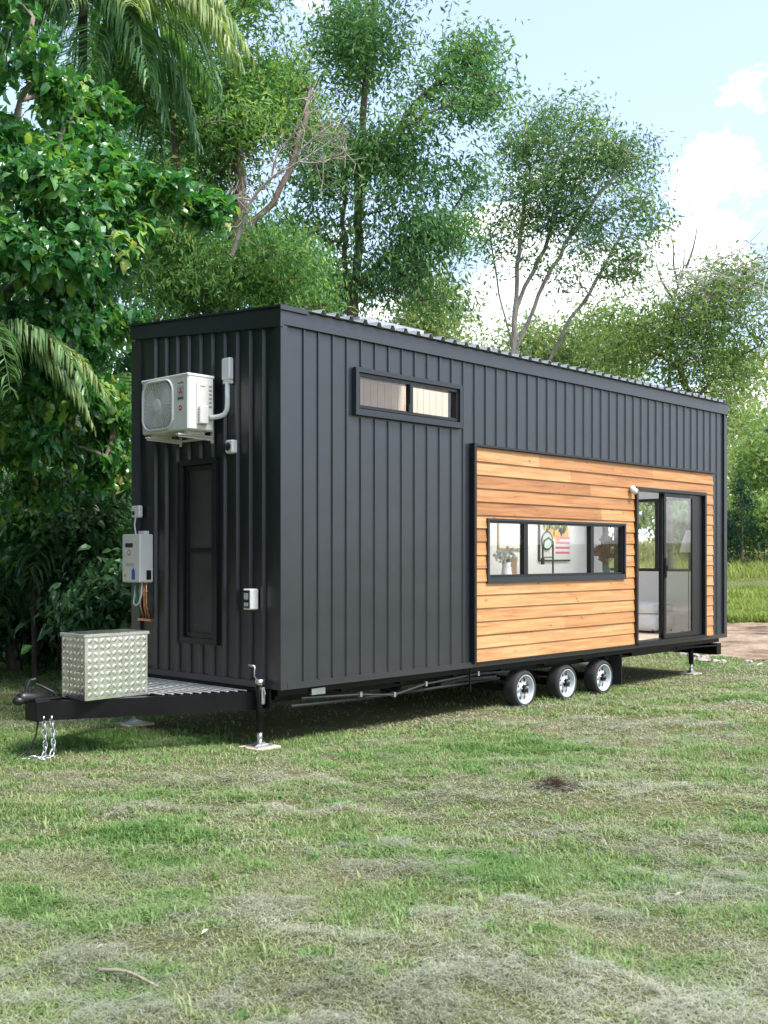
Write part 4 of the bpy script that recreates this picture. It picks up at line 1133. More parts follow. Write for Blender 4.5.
def resample(pts, step):
    pts = np.asarray(pts, float); seg = np.linalg.norm(np.diff(pts, axis=0), axis=1); c = np.concatenate([[0], np.cumsum(seg)])
    n = max(int(c[-1] / step), 2); s = np.linspace(0, c[-1], n + 1)
    # smooth by Catmull-like cubic through linear resample + 2 relaxations
    q = np.stack([np.interp(s, c, pts[:, i]) for i in range(3)], 1)
    for _ in range(3): q[1:-1] = .25 * q[:-2] + .5 * q[1:-1] + .25 * q[2:]
    return q

def skeleton(trunks, anchors, rs, r0=.012, ex=.46, wob=.1, up=.15):
    """trunks: list of polylines; each anchor is joined to the nearest wood by a bent branch. Returns tube paths."""
    nodes = []; par = []; paths = []
    for tr in trunks:
        q = resample(tr, .35); ids = []
        q[1:-1] += rs.normal(0, .025, q[1:-1].shape)
        start = -1
        if nodes:
            dd = np.linalg.norm(np.array(nodes) - q[0], axis=1); j = dd.argmin()
            if dd[j] < .6: start = j
        for p in q:
            par.append(start); start = len(nodes); nodes.append(p); ids.append(start)
        paths.append(ids)
    A = np.array(anchors); NA = np.array(nodes)
    d0 = np.array([np.linalg.norm(NA - a, axis=1).min() for a in A]); order = np.argsort(d0)
    buf = np.zeros((len(nodes) + len(A) * 8, 3)); buf[:len(nodes)] = NA; cnt = len(nodes)
    tips = []
    for ai in order:
        a = A[ai]; df = a - buf[:cnt]; dist = np.linalg.norm(df, axis=1) + .9 * np.maximum(-df[:, 2], 0)
        j = int(dist.argmin()); p0 = buf[j].copy(); L_ = np.linalg.norm(a - p0)
        k = int(np.clip(L_ / .3, 2, 7)); ids = [j]
        off = rs.normal(0, wob * L_, 3); off[2] += up * L_
        prev = j
        for i in range(1, k + 1):
            t = i / k; p = p0 + (a - p0) * t + off * 4 * t * (1 - t) * .5
            if cnt >= len(buf): break
            buf[cnt] = p; par.append(prev); prev = cnt; ids.append(cnt); cnt += 1
        paths.append(ids); tips.append(prev)
    w = np.zeros(cnt)
    for t in tips: w[t] += 1
    for i in range(cnt - 1, -1, -1):
        if par[i] >= 0 and par[i] < i: w[par[i]] += w[i]
    rad = r0 * np.maximum(w, 1) ** ex
    out = []
    for ids in paths:
        p = buf[ids]; r = rad[ids].copy()
        if len(ids) > 1: r[0] = min(r[0], r[1] * 1.25)
        r[-1] *= .7
        out.append((p, r))
    return out, buf[:cnt], rad

def crown_anchors(blobs, rs, shell=.45):
    """blobs: (px, py, D, rx_px, ry_px, rdepth_m, count) -> anchor points gathered in uneven clumps, real metres"""
    out = []
    for px, py, D, rx, ry, rd, n in blobs:
        c = at(px, py, D); k = D / F
        nc = max(int(n / 11), 3)
        u = norm(rs.normal(size=(nc, 3))) * (rs.rand(nc, 1) ** shell)
        cc = u[:, :1] * rx * k * RT + u[:, 1:2] * rd * FW + u[:, 2:3] * ry * k * np.array([0, 0, 1.0])
        pick = rs.randint(0, nc, n)
        out.append(c + cc[pick] + rs.normal(size=(n, 3)) * np.array([.10 * rx * k + .09 * rd] * 2 + [.09 * ry * k])[None] * .9)
    return np.concatenate(out)

def foliage(anchors, per, spread, ln, rs, ratio=.4, droop=.35, flat=.6, tbase=.5, tvar=.35, kind='small', centre=None):
    n = len(anchors) * per
    a = np.repeat(anchors, per, 0); c = anchors.mean(0) if centre is None else np.asarray(centre)
    ctint = rs.rand(len(anchors)); outw = norm(norm(anchors - c) + np.array([0, 0, .25]) + rs.normal(0, .5, anchors.shape))
    ow = np.repeat(outw, per, 0)
    t = rs.rand(n, 1)
    pos = a - ow * spread * (1 - t) * .9 + rs.normal(0, 1, (n, 3)) * spread * np.array([.42, .42, .3])
    dr = ow * .7 + rs.normal(0, .75, (n, 3)); dr[:, 2] -= droop + .3 * rs.rand(n)
    nr = rs.normal(0, 1, (n, 3)) * (1 - flat); nr[:, 2] += flat; nr += ow * .25
    tint = np.clip(tbase + tvar * (np.repeat(ctint, per) - .5) * 1.3 + tvar * (rs.rand(n) - .5), 0, 1)
    l = ln * (.45 + 1.0 * rs.rand(n) ** 1.3)
    return leaves(pos, dr, nr, l, l * ratio * (.8 + .4 * rs.rand(n)), tint, kind)

def tree(name, label, trunks, blobs, seed, per, spread, ln, leafm, barkm, group=None, r0=.006, ex=.44, sides=6, cat='tree', extra=None, dens=1.6, kx=1.0, rk=1.0, **kw):
    rs = np.random.RandomState(seed)
    trunks = [[np.array(p, float) for p in t] for t in trunks]
    blobs = [(*b_[:3], b_[3] * kx, b_[4] * kx, b_[5] * rk, int(b_[6] * dens)) for b_ in blobs]
    A = crown_anchors(blobs, rs)
    base = trunks[0][0].copy(); base[2] = float(height(base[0], base[1]))
    o = thing(name, label, cat, base, group)
    sk, nodes, rad = skeleton(trunks, A, rs, r0, ex, kw.pop('wob', .1), kw.pop('up', .12))
    V, Fq = np_tubes(sk, sides); bulk('trunk', V, Fq, barkm, o)
    ctr = np.mean([at(b_[0], b_[1], b_[2]) for b_ in blobs], axis=0)
    V, Fq, ti = foliage(A, per, spread, ln, rs, centre=ctr, **kw)
    bulk('crown', V, Fq, leafm, o, tint=ti, smooth=False)
    if extra: extra(o, rs)
    return o

def gp(px, D, r=0):
    """a point on the ground under photo column px at distance D"""
    p = at(px, HY, D); p[2] = height(p[0], p[1]) - .05; return p

M['bark_grey'] = barkmat('bark_grey', (.12, .095, .075), (.30, .26, .22))
M['bark_brown'] = barkmat('bark_brown', (.07, .05, .038), (.20, .15, .115))
M['bark_dark'] = barkmat('bark_dark', (.035, .028, .022), (.12, .095, .075))
M['bark_silver'] = barkmat('bark_silver', (.36, .34, .32), (.56, .53, .50))
M['bark_pale'] = barkmat('bark_pale', (.22, .18, .15), (.46, .42, .37))
M['leaf_broad'] = leafmat('leaf_broad', [(0, (0.024, 0.12, 0.04)), (0.4, (0.055, 0.205, 0.055)), (0.68, (0.12, 0.3, 0.065)), (0.9, (0.27, 0.45, 0.085)), (1, (0.4, 0.42, 0.12))], .42, .8, .3)
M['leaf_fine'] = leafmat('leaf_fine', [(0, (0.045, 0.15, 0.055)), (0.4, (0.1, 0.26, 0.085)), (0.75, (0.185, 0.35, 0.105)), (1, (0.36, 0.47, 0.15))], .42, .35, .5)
M['leaf_tall'] = leafmat('leaf_tall', [(0, (0.055, 0.16, 0.08)), (0.45, (0.12, 0.275, 0.115)), (0.8, (0.225, 0.39, 0.135)), (1, (0.43, 0.5, 0.17))], .42, .4, .45)
M['leaf_olive'] = leafmat('leaf_olive', [(0, (0.045, 0.125, 0.07)), (0.5, (0.1, 0.225, 0.1)), (0.85, (0.205, 0.33, 0.115)), (1, (0.36, 0.45, 0.16))], .38, .35, .5)
M['leaf_pale_haze'] = leafmat('leaf_pale_haze', [(0, (0.13, 0.215, 0.095)), (0.5, (0.25, 0.35, 0.16)), (1, (0.44, 0.48, 0.25))], .42, .3, .55)  # pale green leaves, lightened further in place of distance haze
M['leaf_airy'] = leafmat('leaf_airy', [(0, (0.07, 0.15, 0.05)), (0.45, (0.14, 0.25, 0.09)), (0.8, (0.235, 0.36, 0.12)), (1, (0.36, 0.43, 0.16))], .48, .4, .5)
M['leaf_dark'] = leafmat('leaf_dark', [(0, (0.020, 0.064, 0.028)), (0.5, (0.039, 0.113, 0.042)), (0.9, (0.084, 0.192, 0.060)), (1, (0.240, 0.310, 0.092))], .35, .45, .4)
M['frond'] = leafmat('palm_frond', [(0, (0.03, 0.1, 0.045)), (0.5, (0.085, 0.21, 0.085)), (0.85, (0.2, 0.34, 0.14)), (1, (0.4, 0.46, 0.19))], .4, .45, .4)

# --- broad leaved tree overhanging from the left
def limb(pts): return [at(*p) for p in pts]
tree('broadleaf_tree', 'large tree with big glossy leaves hanging in from the left edge of the photo',
     [[gp(-60, 15.5), at(-55, 430, 15.2), at(-30, 300, 14.6), at(-5, 200, 14), at(20, 100, 13.5)],
      [at(-38, 330, 14.8), at(20, 280, 14), at(80, 235, 13.6), at(150, 205, 13.8), at(205, 185, 14)],
      [at(-45, 370, 15), at(20, 350, 14), at(80, 375, 13.5), at(118, 395, 13.4)]],
     [(5, 80, 13.2, 48, 100, 1.3, 54), (72, 95, 14.8, 34, 45, .9, 26), (15, 200, 13.6, 60, 60, 1.2, 34), (0, 350, 13.8, 60, 80, 1.2, 34), (55, 150, 14.2, 60, 45, 1.0, 36), (35, 235, 12.8, 75, 75, 1.4, 56), (85, 195, 13.6, 50, 40, 1.0, 24), (150, 215, 13.8, 50, 28, .8, 26), (205, 205, 14.2, 24, 22, .5, 14), (60, 330, 13.2, 75, 65, 1.4, 50), (110, 300, 13.8, 45, 45, .8, 22),
      (30, 420, 13.6, 60, 60, 1.3, 34), (105, 420, 13.8, 35, 50, .8, 18), (75, 480, 14.2, 60, 30, 1.0, 16), (-70, 250, 14, 60, 190, 1.8, 40)],
     21, 32, .25, .165, 'leaf_broad', 'bark_grey', ratio=.5, droop=.6, flat=.6, tbase=.42, tvar=.55, kind='broad', dens=2.0, kx=1.08, sides=7)

# --- palms
def frond(rs, base, dirn, L_, rise, fall, nl, leafL, wid, tb, out):
    """one feather leaf: arching rachis with hanging leaflets"""
    d = norm(np.array([dirn[0], dirn[1], 0.0])); side = np.array([-d[1], d[0], 0])
    t = np.linspace(0, 1, 16)[:, None]
    rc = base + d * L_ * (t - .18 * t ** 3) + np.array([0, 0, 1.0]) * (rise * t - fall * t ** 2.2)
    out['r'].append((rc, np.linspace(.03, .006, 16) * (L_ / 3.5)))
    tt = np.sort(rs.rand(nl) * .88 + .12); p = np.stack([np.interp(tt, t[:, 0], rc[:, i]) for i in range(3)], 1)
    tg = norm(np.stack([np.interp(tt, t[:, 0], np.gradient(rc[:, i])) for i in range(3)], 1))
    sg = np.where(rs.rand(nl) < .5, -1.0, 1.0)[:, None]
    ln = leafL * (np.sin(np.clip(tt * 1.05, 0, 1) * np.pi) * .65 + .4) * (.85 + .3 * rs.rand(nl)); ln = ln[:, None]
    d0 = norm(sg * side * .75 + tg * .55 + rs.normal(0, .10, (nl, 3)) + np.array([0, 0, .12]))
    g = np.array([0, 0, -1.0])
    p1 = p + d0 * ln * .4 + g * ln * .06; p2 = p1 + norm(d0 * .6 + g * .9) * ln * .35; p3 = p2 + norm(d0 * .25 + g * 1.2) * ln * .3
    w = (wid * (.8 + .4 * rs.rand(nl)))[:, None] / 2; ws = norm(np.cross(d0, np.array([0, 0, 1.0])) + .4 * rs.normal(0, 1, (nl, 3)))
    V = np.stack([p - ws * w * .5, p + ws * w * .5, p1 + ws * w, p1 - ws * w, p2 + ws * w * .8, p2 - ws * w * .8, p3], 1).reshape(-1, 3)
    k = np.arange(nl)[:, None] * 7 + out['n']
    out['V'].append(V); out['q'].append(np.concatenate([k + np.array([[0, 1, 2, 3]]), k + np.array([[3, 2, 4, 5]])])); out['t'].append(k + np.array([[5, 4, 6]])); out['n'] += nl * 7
    out['ti'].append(np.repeat(np.clip(tb + .25 * (rs.rand(nl) - .5), 0, 1), 7))

def palm(label, base, top, fr, seed, leafL, wid, nl, tr=.11, group=None, tb=.5, name='palm_tree', cat='palm', dead=0, leafm='frond'):
    rs = np.random.RandomState(seed); o = thing(name, label, cat, base, group)
    pts = resample([base, (np.array(base) + top) / 2 + rs.normal(0, .08, 3), top], .4); V, Fq = np_tubes([(pts, np.linspace(tr * 1.25, tr * .8, len(pts)))], 10); bulk('trunk', V, Fq, 'bark_dark', o)
    out = dict(r=[], V=[], q=[], t=[], ti=[], n=0)
    for (az, L_, rise, fall, tbb) in fr:
        dv = np.cos(R(az)) * RT + np.sin(R(az)) * FW
        frond(rs, np.array(top), dv, L_, rise, fall, nl, leafL, wid, tb + tbb, out)
    V, Fq = np_tubes(out['r'], 5); bulk('frond_stem', V, Fq, 'stem', o)
    bulk('frond', np.concatenate(out['V']), [np.concatenate(out['q']), np.concatenate(out['t'])], leafm, o, tint=np.concatenate(out['ti']), smooth=False)
    return o
fr = [(-4, 3.1, .9, 1.8, .3), (-16, 3.0, 1.0, 2.1, .35), (14, 2.9, 1.1, 1.9, .25), (-8, 2.7, 1.2, 1.5, .35), (35, 2.8, .9, 2.0, 0), (70, 3, 1.2, 2, -.1), (110, 3, 1, 2.2, -.1), (160, 3.0, .9, 1.9, .1), (200, 2.8, .8, 2.0, .2), (240, 2.0, .9, 1.6, .25), (275, 1.7, .8, 1.5, .3), (310, 1.9, .9, 1.6, .3), (185, 2.4, .8, 1.9, .3),
      (330, 1.6, .2, 1.7, -.1), (20, 2.1, 0, 2.0, -.3), (60, 2.0, 0, 2.0, -.35), (250, 1.6, .1, 1.7, -.2), (190, 2.0, 0, 2.0, -.35), (290, 1.4, 0, 1.6, -.3), (350, 1.6, -.1, 1.8, -.35)]
palm('tall feather palm rising above the broad leaved tree at the top left', gp(62, 17), at(84, -2, 16.6), fr, 5, .78, .028, 200, .08, tb=.6)
palm('palm just off the left edge, its yellow green fronds reaching in below the broad leaves', gp(-75, 12.9), at(-34, 335, 12.3),
     [(0, 2.0, .45, 1.25, .38), (-14, 1.8, .7, 1.35, .25), (16, 1.7, .2, 1.2, .3), (60, 1.7, .7, 1.2, .1), (110, 1.7, .8, 1.3, 0), (160, 1.7, .8, 1.3, .1), (210, 1.7, .8, 1.4, 0), (260, 1.6, .8, 1.4, .1), (310, 1.6, .6, 1.4, .1)], 12, .42, .022, 120, .06, tb=.55)
fr2 = [(az, 1.9, 1.0, 1.3, rs_) for az, rs_ in ((-10, .35), (40, .1), (95, 0), (150, 0), (200, -.1), (250, .1), (300, .1), (330, .25))]
palm('young palm in the understory behind the broad leaves beside the house corner', gp(105, 15.6), at(95, 400, 15.4), fr2, 6, .55, .035, 90, .05, tb=.6)
palm('small dark palm in the understory left of the water heater', gp(88, 16.6), at(78, 545, 16.5), [(az, 1.8, 1.0, 1.6, 0) for az in (0, 50, 100, 160, 210, 260, 310, 340)], 7, .6, .04, 80, .07, tb=.25)
palm('low palm with leaning fronds behind the silver tool box', gp(118, 17.4), at(122, 575, 17.4), [(az, 1.7, 1.2, 1.3, 0) for az in (10, 55, 110, 150, 200, 240, 290, 335)], 8, .55, .04, 80, .09, tb=.3)
palm('low fern like palm at the forest edge on the far left', gp(14, 17), at(12, 600, 17), [(az, 1.3, .9, 1.0, 0) for az in (0, 45, 90, 140, 190, 230, 280, 320)], 9, .45, .035, 80, .1, tb=.3)

# --- fine leaved tree with a bare limb
def bare(o, rs):
    base = [at(232, 255, 18.2), at(250, 200, 18), at(272, 176, 17.9), at(300, 162, 17.8), at(335, 138, 17.8)]
    out = []
    q = resample(base, .12); out.append((q, np.linspace(.035, .012, len(q))))
    tw = [([at(272, 176, 17.9), at(276, 150, 17.8), at(292, 138, 17.8), at(303, 118, 17.7), at(310, 90, 17.7)]), ([at(250, 200, 18), at(225, 195, 18), at(205, 212, 18)]), ([at(300, 162, 17.8), at(318, 165, 17.8), at(345, 152, 17.8)]), ([at(288, 168, 17.9), at(300, 150, 17.8), at(322, 130, 17.8), at(342, 118, 17.9)])]
    for t in tw:
        q2 = resample(t, .12); out.append((q2, np.linspace(.02, .006, len(q2))))
    src = [p for p, r in out]
    for k in range(150):
        p = src[rs.randint(len(src))]; a = p[rs.randint(2, len(p))]; d = norm(rs.normal(0, 1, 3) * np.array([1, .6, .8]) + RT * .5 + np.array([0, 0, .3]))
        l = .25 + .5 * rs.rand(); e = a + d * l; mid = (a + e) / 2 + rs.normal(0, .06, 3); out.append((np.array([a, mid, e]), np.array([.007, .005, .003])))
    V, Fq = np_tubes(out, 5); tag(bulk('bare_limb', V, Fq, 'bark_pale', o), 'pale leafless limb spread in front of the leaves')
tree('fine_leaf_tree', 'fine leaved tree with a pale dead limb, behind the left end of the house',
     [[gp(205, 20), at(210, 400, 20), at(212, 310, 19.8), at(235, 250, 19.5), at(240, 120, 19.5), at(225, 30, 19.5)], [at(213, 310, 19.8), at(180, 210, 19.5), at(170, 120, 19)], [at(235, 250, 19.5), at(290, 180, 19.5), at(310, 90, 20)]],
     [(150, 60, 19, 55, 60, 1.3, 50), (230, 40, 19.6, 70, 65, 1.6, 75), (200, 130, 19.3, 75, 55, 1.5, 70), (275, 110, 20.3, 50, 60, 1.3, 45), (165, 215, 19.6, 50, 50, 1.2, 45), (250, 260, 19.4, 70, 45, 1.3, 60), (190, 300, 19.8, 60, 32, 1.2, 40), (290, 300, 20, 45, 30, 1.2, 30), (230, -50, 20, 90, 40, 1.8, 40)],
     31, 44, .48, .115, 'leaf_fine', 'bark_brown', ratio=.36, droop=.3, flat=.5, tbase=.60, tvar=.5, dens=3.3, kx=1.15, extra=bare)

# --- tall tree in the middle
tree('tall_tree', 'tallest tree with twin trunks and airy crown, behind the middle of the charcoal roof',
     [[gp(352, 23), at(352, 320, 23), at(358, 230, 22.8), at(362, 120, 22.6), at(372, 30, 22.6), at(380, -50, 22.6)], [at(350, 330, 23), at(342, 250, 22.6), at(345, 170, 22.4), at(338, 90, 22.2)], [at(360, 190, 22.8), at(400, 120, 22.4), at(440, 75, 22.2), at(480, 60, 22)], [at(355, 290, 22.9), at(400, 240, 22.6), at(450, 215, 22.6)]],
     [(395, 0, 22.4, 70, 60, 1.6, 60), (460, 50, 22, 50, 45, 1.2, 42), (490, 95, 22, 28, 35, .9, 22), (330, 40, 22.4, 60, 60, 1.5, 50), (350, 130, 22.4, 60, 50, 1.5, 42), (430, 130, 22.3, 55, 55, 1.3, 44), (320, 215, 22.6, 50, 45, 1.3, 34), (395, 215, 22.6, 60, 50, 1.4, 40), (465, 190, 22.2, 35, 45, 1.0, 22), (420, 270, 22.8, 45, 38, 1.2, 26), (340, 290, 22.8, 60, 38, 1.3, 38), (390, -80, 22.6, 90, 50, 1.8, 30), (300, 130, 22.8, 40, 60, 1.3, 24), (300, 270, 22.8, 40, 40, 1.2, 22), (385, 165, 22.5, 50, 50, 1.3, 24), (450, 250, 22.6, 40, 50, 1.1, 18)],
     41, 40, .66, .135, 'leaf_tall', 'bark_brown', ratio=.34, droop=.5, flat=.45, tbase=.45, tvar=.5, dens=1.75, kx=1.14)

# --- spreading tree with several bare stems
tree('spreading_tree', 'many stemmed tree with a dome crown standing against white cloud behind the roof',
     [[gp(512, 28), at(513, 370, 28), at(516, 300, 28), at(520, 230, 28), at(530, 170, 28)], [at(513, 360, 28), at(540, 290, 28), at(570, 235, 27.8), at(600, 190, 27.6), at(630, 160, 27.4)], [at(545, 370, 28), at(570, 320, 27.6), at(595, 285, 27.4), at(620, 235, 27.2), at(645, 200, 27)], [at(512, 350, 28), at(500, 300, 28.2), at(492, 250, 28.4), at(490, 210, 28.4)], [at(516, 310, 28), at(545, 250, 28.3), at(560, 190, 28.4), at(570, 140, 28.4)]],
     [(560, 160, 28, 55, 48, 1.5, 75), (545, 200, 27.8, 45, 30, 1.3, 52), (610, 170, 27.6, 48, 38, 1.4, 48), (640, 205, 27.2, 32, 30, 1.1, 22), (510, 160, 28.2, 35, 40, 1.2, 20), (500, 240, 28.3, 28, 45, 1.0, 9), (610, 250, 27.3, 45, 40, 1.2, 18), (645, 260, 27, 25, 35, 1.0, 12), (570, 125, 28.2, 50, 25, 1.3, 24), (480, 235, 28.4, 22, 50, .9, 9), (520, 250, 28.2, 35, 40, 1.0, 9), (575, 270, 27.6, 35, 35, 1.0, 9), (635, 245, 27.2, 35, 40, 1.0, 14)],
     51, 34, .66, .125, 'leaf_olive', 'bark_pale', ratio=.36, droop=.35, flat=.5, tbase=.55, tvar=.55, dens=2.1, kx=1.06)

# --- tree at the right with a grey tangle of dead twigs
def tangle(o, rs):
    out = []; c = at(715, 285, 25.4)
    for k in range(190):
        a = c + rs.normal(0, 1, 3) * np.array([.75, .75, .3]); d = norm(RT * (.9 if rs.rand() < .7 else -.6) + rs.normal(0, .45, 3) + np.array([0, 0, -.15])); l = .5 + .8 * rs.rand()
        out.append((np.array([a, a + d * l * .5 + (0, 0, .07), a + d * l]), np.array([.011, .009, .004])))
    for k in range(6):
        a = at(668 + 8 * k, 330, 25.8); out.append((resample([a, (a + c) / 2 + rs.normal(0, .2, 3), c + rs.normal(0, .4, 3)], .3), np.linspace(.03, .012, len(resample([a, (a + c) / 2, c], .3))) if False else None))
    out = [(p, r if r is not None else np.linspace(.03, .012, len(p))) for p, r in out]
    V, Fq = np_tubes(out, 4); tag(bulk('dead_twigs', V, Fq, 'bark_silver', o), 'grey tangle of dead twigs')
tree('bushy_tree', 'bushy tree with a grey tangle of dead twigs, above the right end of the roof',
     [[gp(712, 26), at(705, 430, 26), at(680, 370, 26), at(665, 320, 25.8), at(700, 285, 25.6), at(735, 270, 25.6)], [at(695, 400, 26), at(705, 385, 25.8), at(730, 365, 25.6), at(752, 345, 25.6)], [at(680, 370, 26), at(635, 335, 26), at(615, 305, 26)]],
     [(735, 275, 25.6, 30, 25, 1.0, 40), (690, 300, 25.8, 45, 28, 1.2, 46), (640, 325, 26, 50, 32, 1.3, 50), (720, 320, 25.6, 45, 30, 1.1, 36), (590, 345, 26.6, 40, 24, 1.1, 30), (660, 365, 26, 45, 28, 1.2, 34), (745, 355, 25.6, 35, 35, 1.0, 26), (690, 390, 26, 45, 20, 1.1, 20), (790, 320, 26, 40, 60, 1.5, 30)],
     61, 34, .95, .125, 'leaf_airy', 'bark_brown', ratio=.36, droop=.35, flat=.5, tbase=.62, tvar=.5, dens=1.7, kx=1.1, rk=1.7, extra=tangle)
rs = np.random.RandomState(66); b0 = gp(672, 27.5)
o = thing('dead_tree', 'bare dark dead tree poking above the bushy tree against white cloud', 'tree', b0)
main = [b0, at(668, 420, 27.4), at(672, 300, 27.2), at(686, 268, 27.2), at(684, 245, 27.2)]
out = [(resample(main, .3), None), (resample([at(678, 285, 27.2), at(672, 262, 27.2), at(676, 243, 27.3), at(670, 236, 27.3)], .15), None), (resample([at(686, 268, 27.2), at(694, 248, 27.2), at(697, 228, 27.2)], .15), None), (resample([at(674, 300, 27.2), at(660, 280, 27.2), at(656, 262, 27.2)], .15), None)]
out = [(p, np.linspace(.11 if i == 0 else .035, .012, len(p))) for i, (p, r) in enumerate(out)]
V, Fq = np_tubes(out, 6); bulk('trunk', V, Fq, 'bark_dark', o)

# --- bushes and woods further back
def bush(name, label, px, D, top, rx, n, leafm, seed, ln=.16, per=40, spread=.5, rd=1.6, group=None, tb=.5, low=0, cat='bush', barkm='bark_brown', kind='small', ratio=.42):
    b0 = gp(px, D); ground_y = HY - (b0[2] - HC) / D * F
    h = ground_y - top
    blobs = [(px, top + h * .42 - low, D, rx, h * .40, rd, int(n * .6)), (px - rx * .3, top + h * .25, D, rx * .5, h * .22, rd * .7, int(n * .2)), (px + rx * .35, top + h * .3, D, rx * .5, h * .25, rd * .7, int(n * .2))]
    return tree(name, label, [[b0, at(px, ground_y - h * .3, D), at(px + rx * .1, top + h * .35, D)]], blobs, seed, per, spread, ln, leafm, barkm, group, cat=cat, sides=5, ratio=ratio, tbase=tb, tvar=.5, kind=kind)
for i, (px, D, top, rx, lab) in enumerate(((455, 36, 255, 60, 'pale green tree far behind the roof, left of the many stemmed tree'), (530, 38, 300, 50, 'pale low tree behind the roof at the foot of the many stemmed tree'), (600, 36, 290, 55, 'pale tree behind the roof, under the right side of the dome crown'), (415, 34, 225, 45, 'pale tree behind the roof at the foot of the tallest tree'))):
    bush('background_tree', lab, px, D, top, rx, 230, 'leaf_pale_haze', 70 + i, .18, 44, .95, 2.0, 'pale trees beyond the roof', .5, cat='tree')
# dark understory on the left
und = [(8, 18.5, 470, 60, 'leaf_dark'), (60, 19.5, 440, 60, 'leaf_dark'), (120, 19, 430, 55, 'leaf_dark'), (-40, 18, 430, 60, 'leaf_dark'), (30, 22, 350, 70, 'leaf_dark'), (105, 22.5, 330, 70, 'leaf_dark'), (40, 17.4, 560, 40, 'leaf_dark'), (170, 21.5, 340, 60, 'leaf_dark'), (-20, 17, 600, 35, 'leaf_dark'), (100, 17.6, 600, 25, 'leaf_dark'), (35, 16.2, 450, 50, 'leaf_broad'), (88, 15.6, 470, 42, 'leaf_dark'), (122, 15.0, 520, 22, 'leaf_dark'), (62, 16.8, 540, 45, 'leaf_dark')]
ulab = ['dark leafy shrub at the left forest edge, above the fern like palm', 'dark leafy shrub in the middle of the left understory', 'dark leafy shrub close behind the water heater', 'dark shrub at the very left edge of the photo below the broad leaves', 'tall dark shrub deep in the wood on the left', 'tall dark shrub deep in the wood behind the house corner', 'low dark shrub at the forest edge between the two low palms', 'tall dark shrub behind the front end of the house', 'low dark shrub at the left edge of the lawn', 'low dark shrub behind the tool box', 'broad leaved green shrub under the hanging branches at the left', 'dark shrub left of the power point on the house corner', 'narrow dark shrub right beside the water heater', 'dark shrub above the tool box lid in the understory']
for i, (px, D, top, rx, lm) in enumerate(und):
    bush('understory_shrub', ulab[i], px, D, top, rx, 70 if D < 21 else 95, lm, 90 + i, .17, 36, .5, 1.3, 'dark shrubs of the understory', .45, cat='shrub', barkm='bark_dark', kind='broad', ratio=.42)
slab = ['thin pale trunk in the dark wood at the far left', 'thin trunk leaning left in the dark wood above the tool box', 'slim brown trunk in the dark wood, right of the leaning one', 'thick pale trunk in the dark wood next to the water heater pipes', 'slim trunk in the dark wood left of the tool box']
for i, (px, D, tx, ty, r_) in enumerate(((22, 18, 18, 380, .09), (62, 17.2, 74, 480, .06), (96, 17, 90, 470, .07), (120, 16.6, 116, 460, .17), (48, 18.4, 52, 400, .08))):
    rs = np.random.RandomState(200 + i); b0 = gp(px, D); top = at(tx, ty, D)
    o = thing('sapling', slab[i], 'tree', b0, 'thin trunks in the dark wood')
    q = resample([b0, (b0 + top) / 2 + rs.normal(0, .12, 3), top], .3); V, Fq = np_tubes([(q, np.linspace(r_, r_ * .6, len(q)))], 9); bulk('trunk', V, Fq, 'bark_brown' if i in (0, 3) else 'bark_dark', o)
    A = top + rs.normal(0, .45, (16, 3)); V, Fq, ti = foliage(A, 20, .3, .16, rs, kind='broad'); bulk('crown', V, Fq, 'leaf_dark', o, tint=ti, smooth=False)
# woods closing the view far behind (tall trees one can tell apart)
far = [(95, 25, -30, 90), (150, 30, 60, 95), (20, 30, 120, 110), (280, 34, 150, 90), (-90, 26, 60, 110)]
flab = ['dark tree deep in the wood, right behind the crown of the feather palm', 'dark tree deep in the wood, behind the yellow green fine leaved tree', 'dark tree deep in the wood, behind the tall feather palm', 'dark tree deep in the wood, left behind the tallest tree', 'dark tree deep in the wood at the left edge of the photo']
for i, (px, D, top, rx) in enumerate(far):
    bush('forest_tree', flab[i], px, D, top, rx, 150, 'leaf_tall', 120 + i, .22, 44, .8, 2.6, 'trees deep in the wood', .35, cat='tree')
# right hand background across the field
rb = [(742, 70, 330, 38, 'leaf_pale_haze', 'tall pale gum across the field, right of the house'), (790, 75, 350, 45, 'leaf_pale_haze', 'tall pale gum across the field at the right edge of the photo'), (715, 82, 370, 40, 'leaf_pale_haze', 'pale gum across the field, half behind the house corner'), (765, 62, 395, 26, 'leaf_airy', 'rounded green tree across the field at the right edge'),
      (745, 60, 500, 22, 'leaf_airy', 'low green bush at the far edge of the field, right of the house'), (775, 58, 500, 28, 'leaf_airy', 'low wide bush at the far edge of the field at the right edge'), (700, 60, 480, 30, 'leaf_airy', 'bush across the field seen through the sliding door'), (660, 64, 420, 40, 'leaf_pale_haze', 'tree across the field seen through the left door glass'), (690, 75, 400, 45, 'leaf_pale_haze', 'tree across the field seen through the right door glass')]
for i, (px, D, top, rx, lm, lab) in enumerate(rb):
    bush('field_tree', lab, px, D, top, rx, 80 if rx > 24 else 50, lm, 140 + i, .34, 36, 1.7, 3.4, 'trees and bushes across the field', .75, cat='tree', barkm='bark_pale')
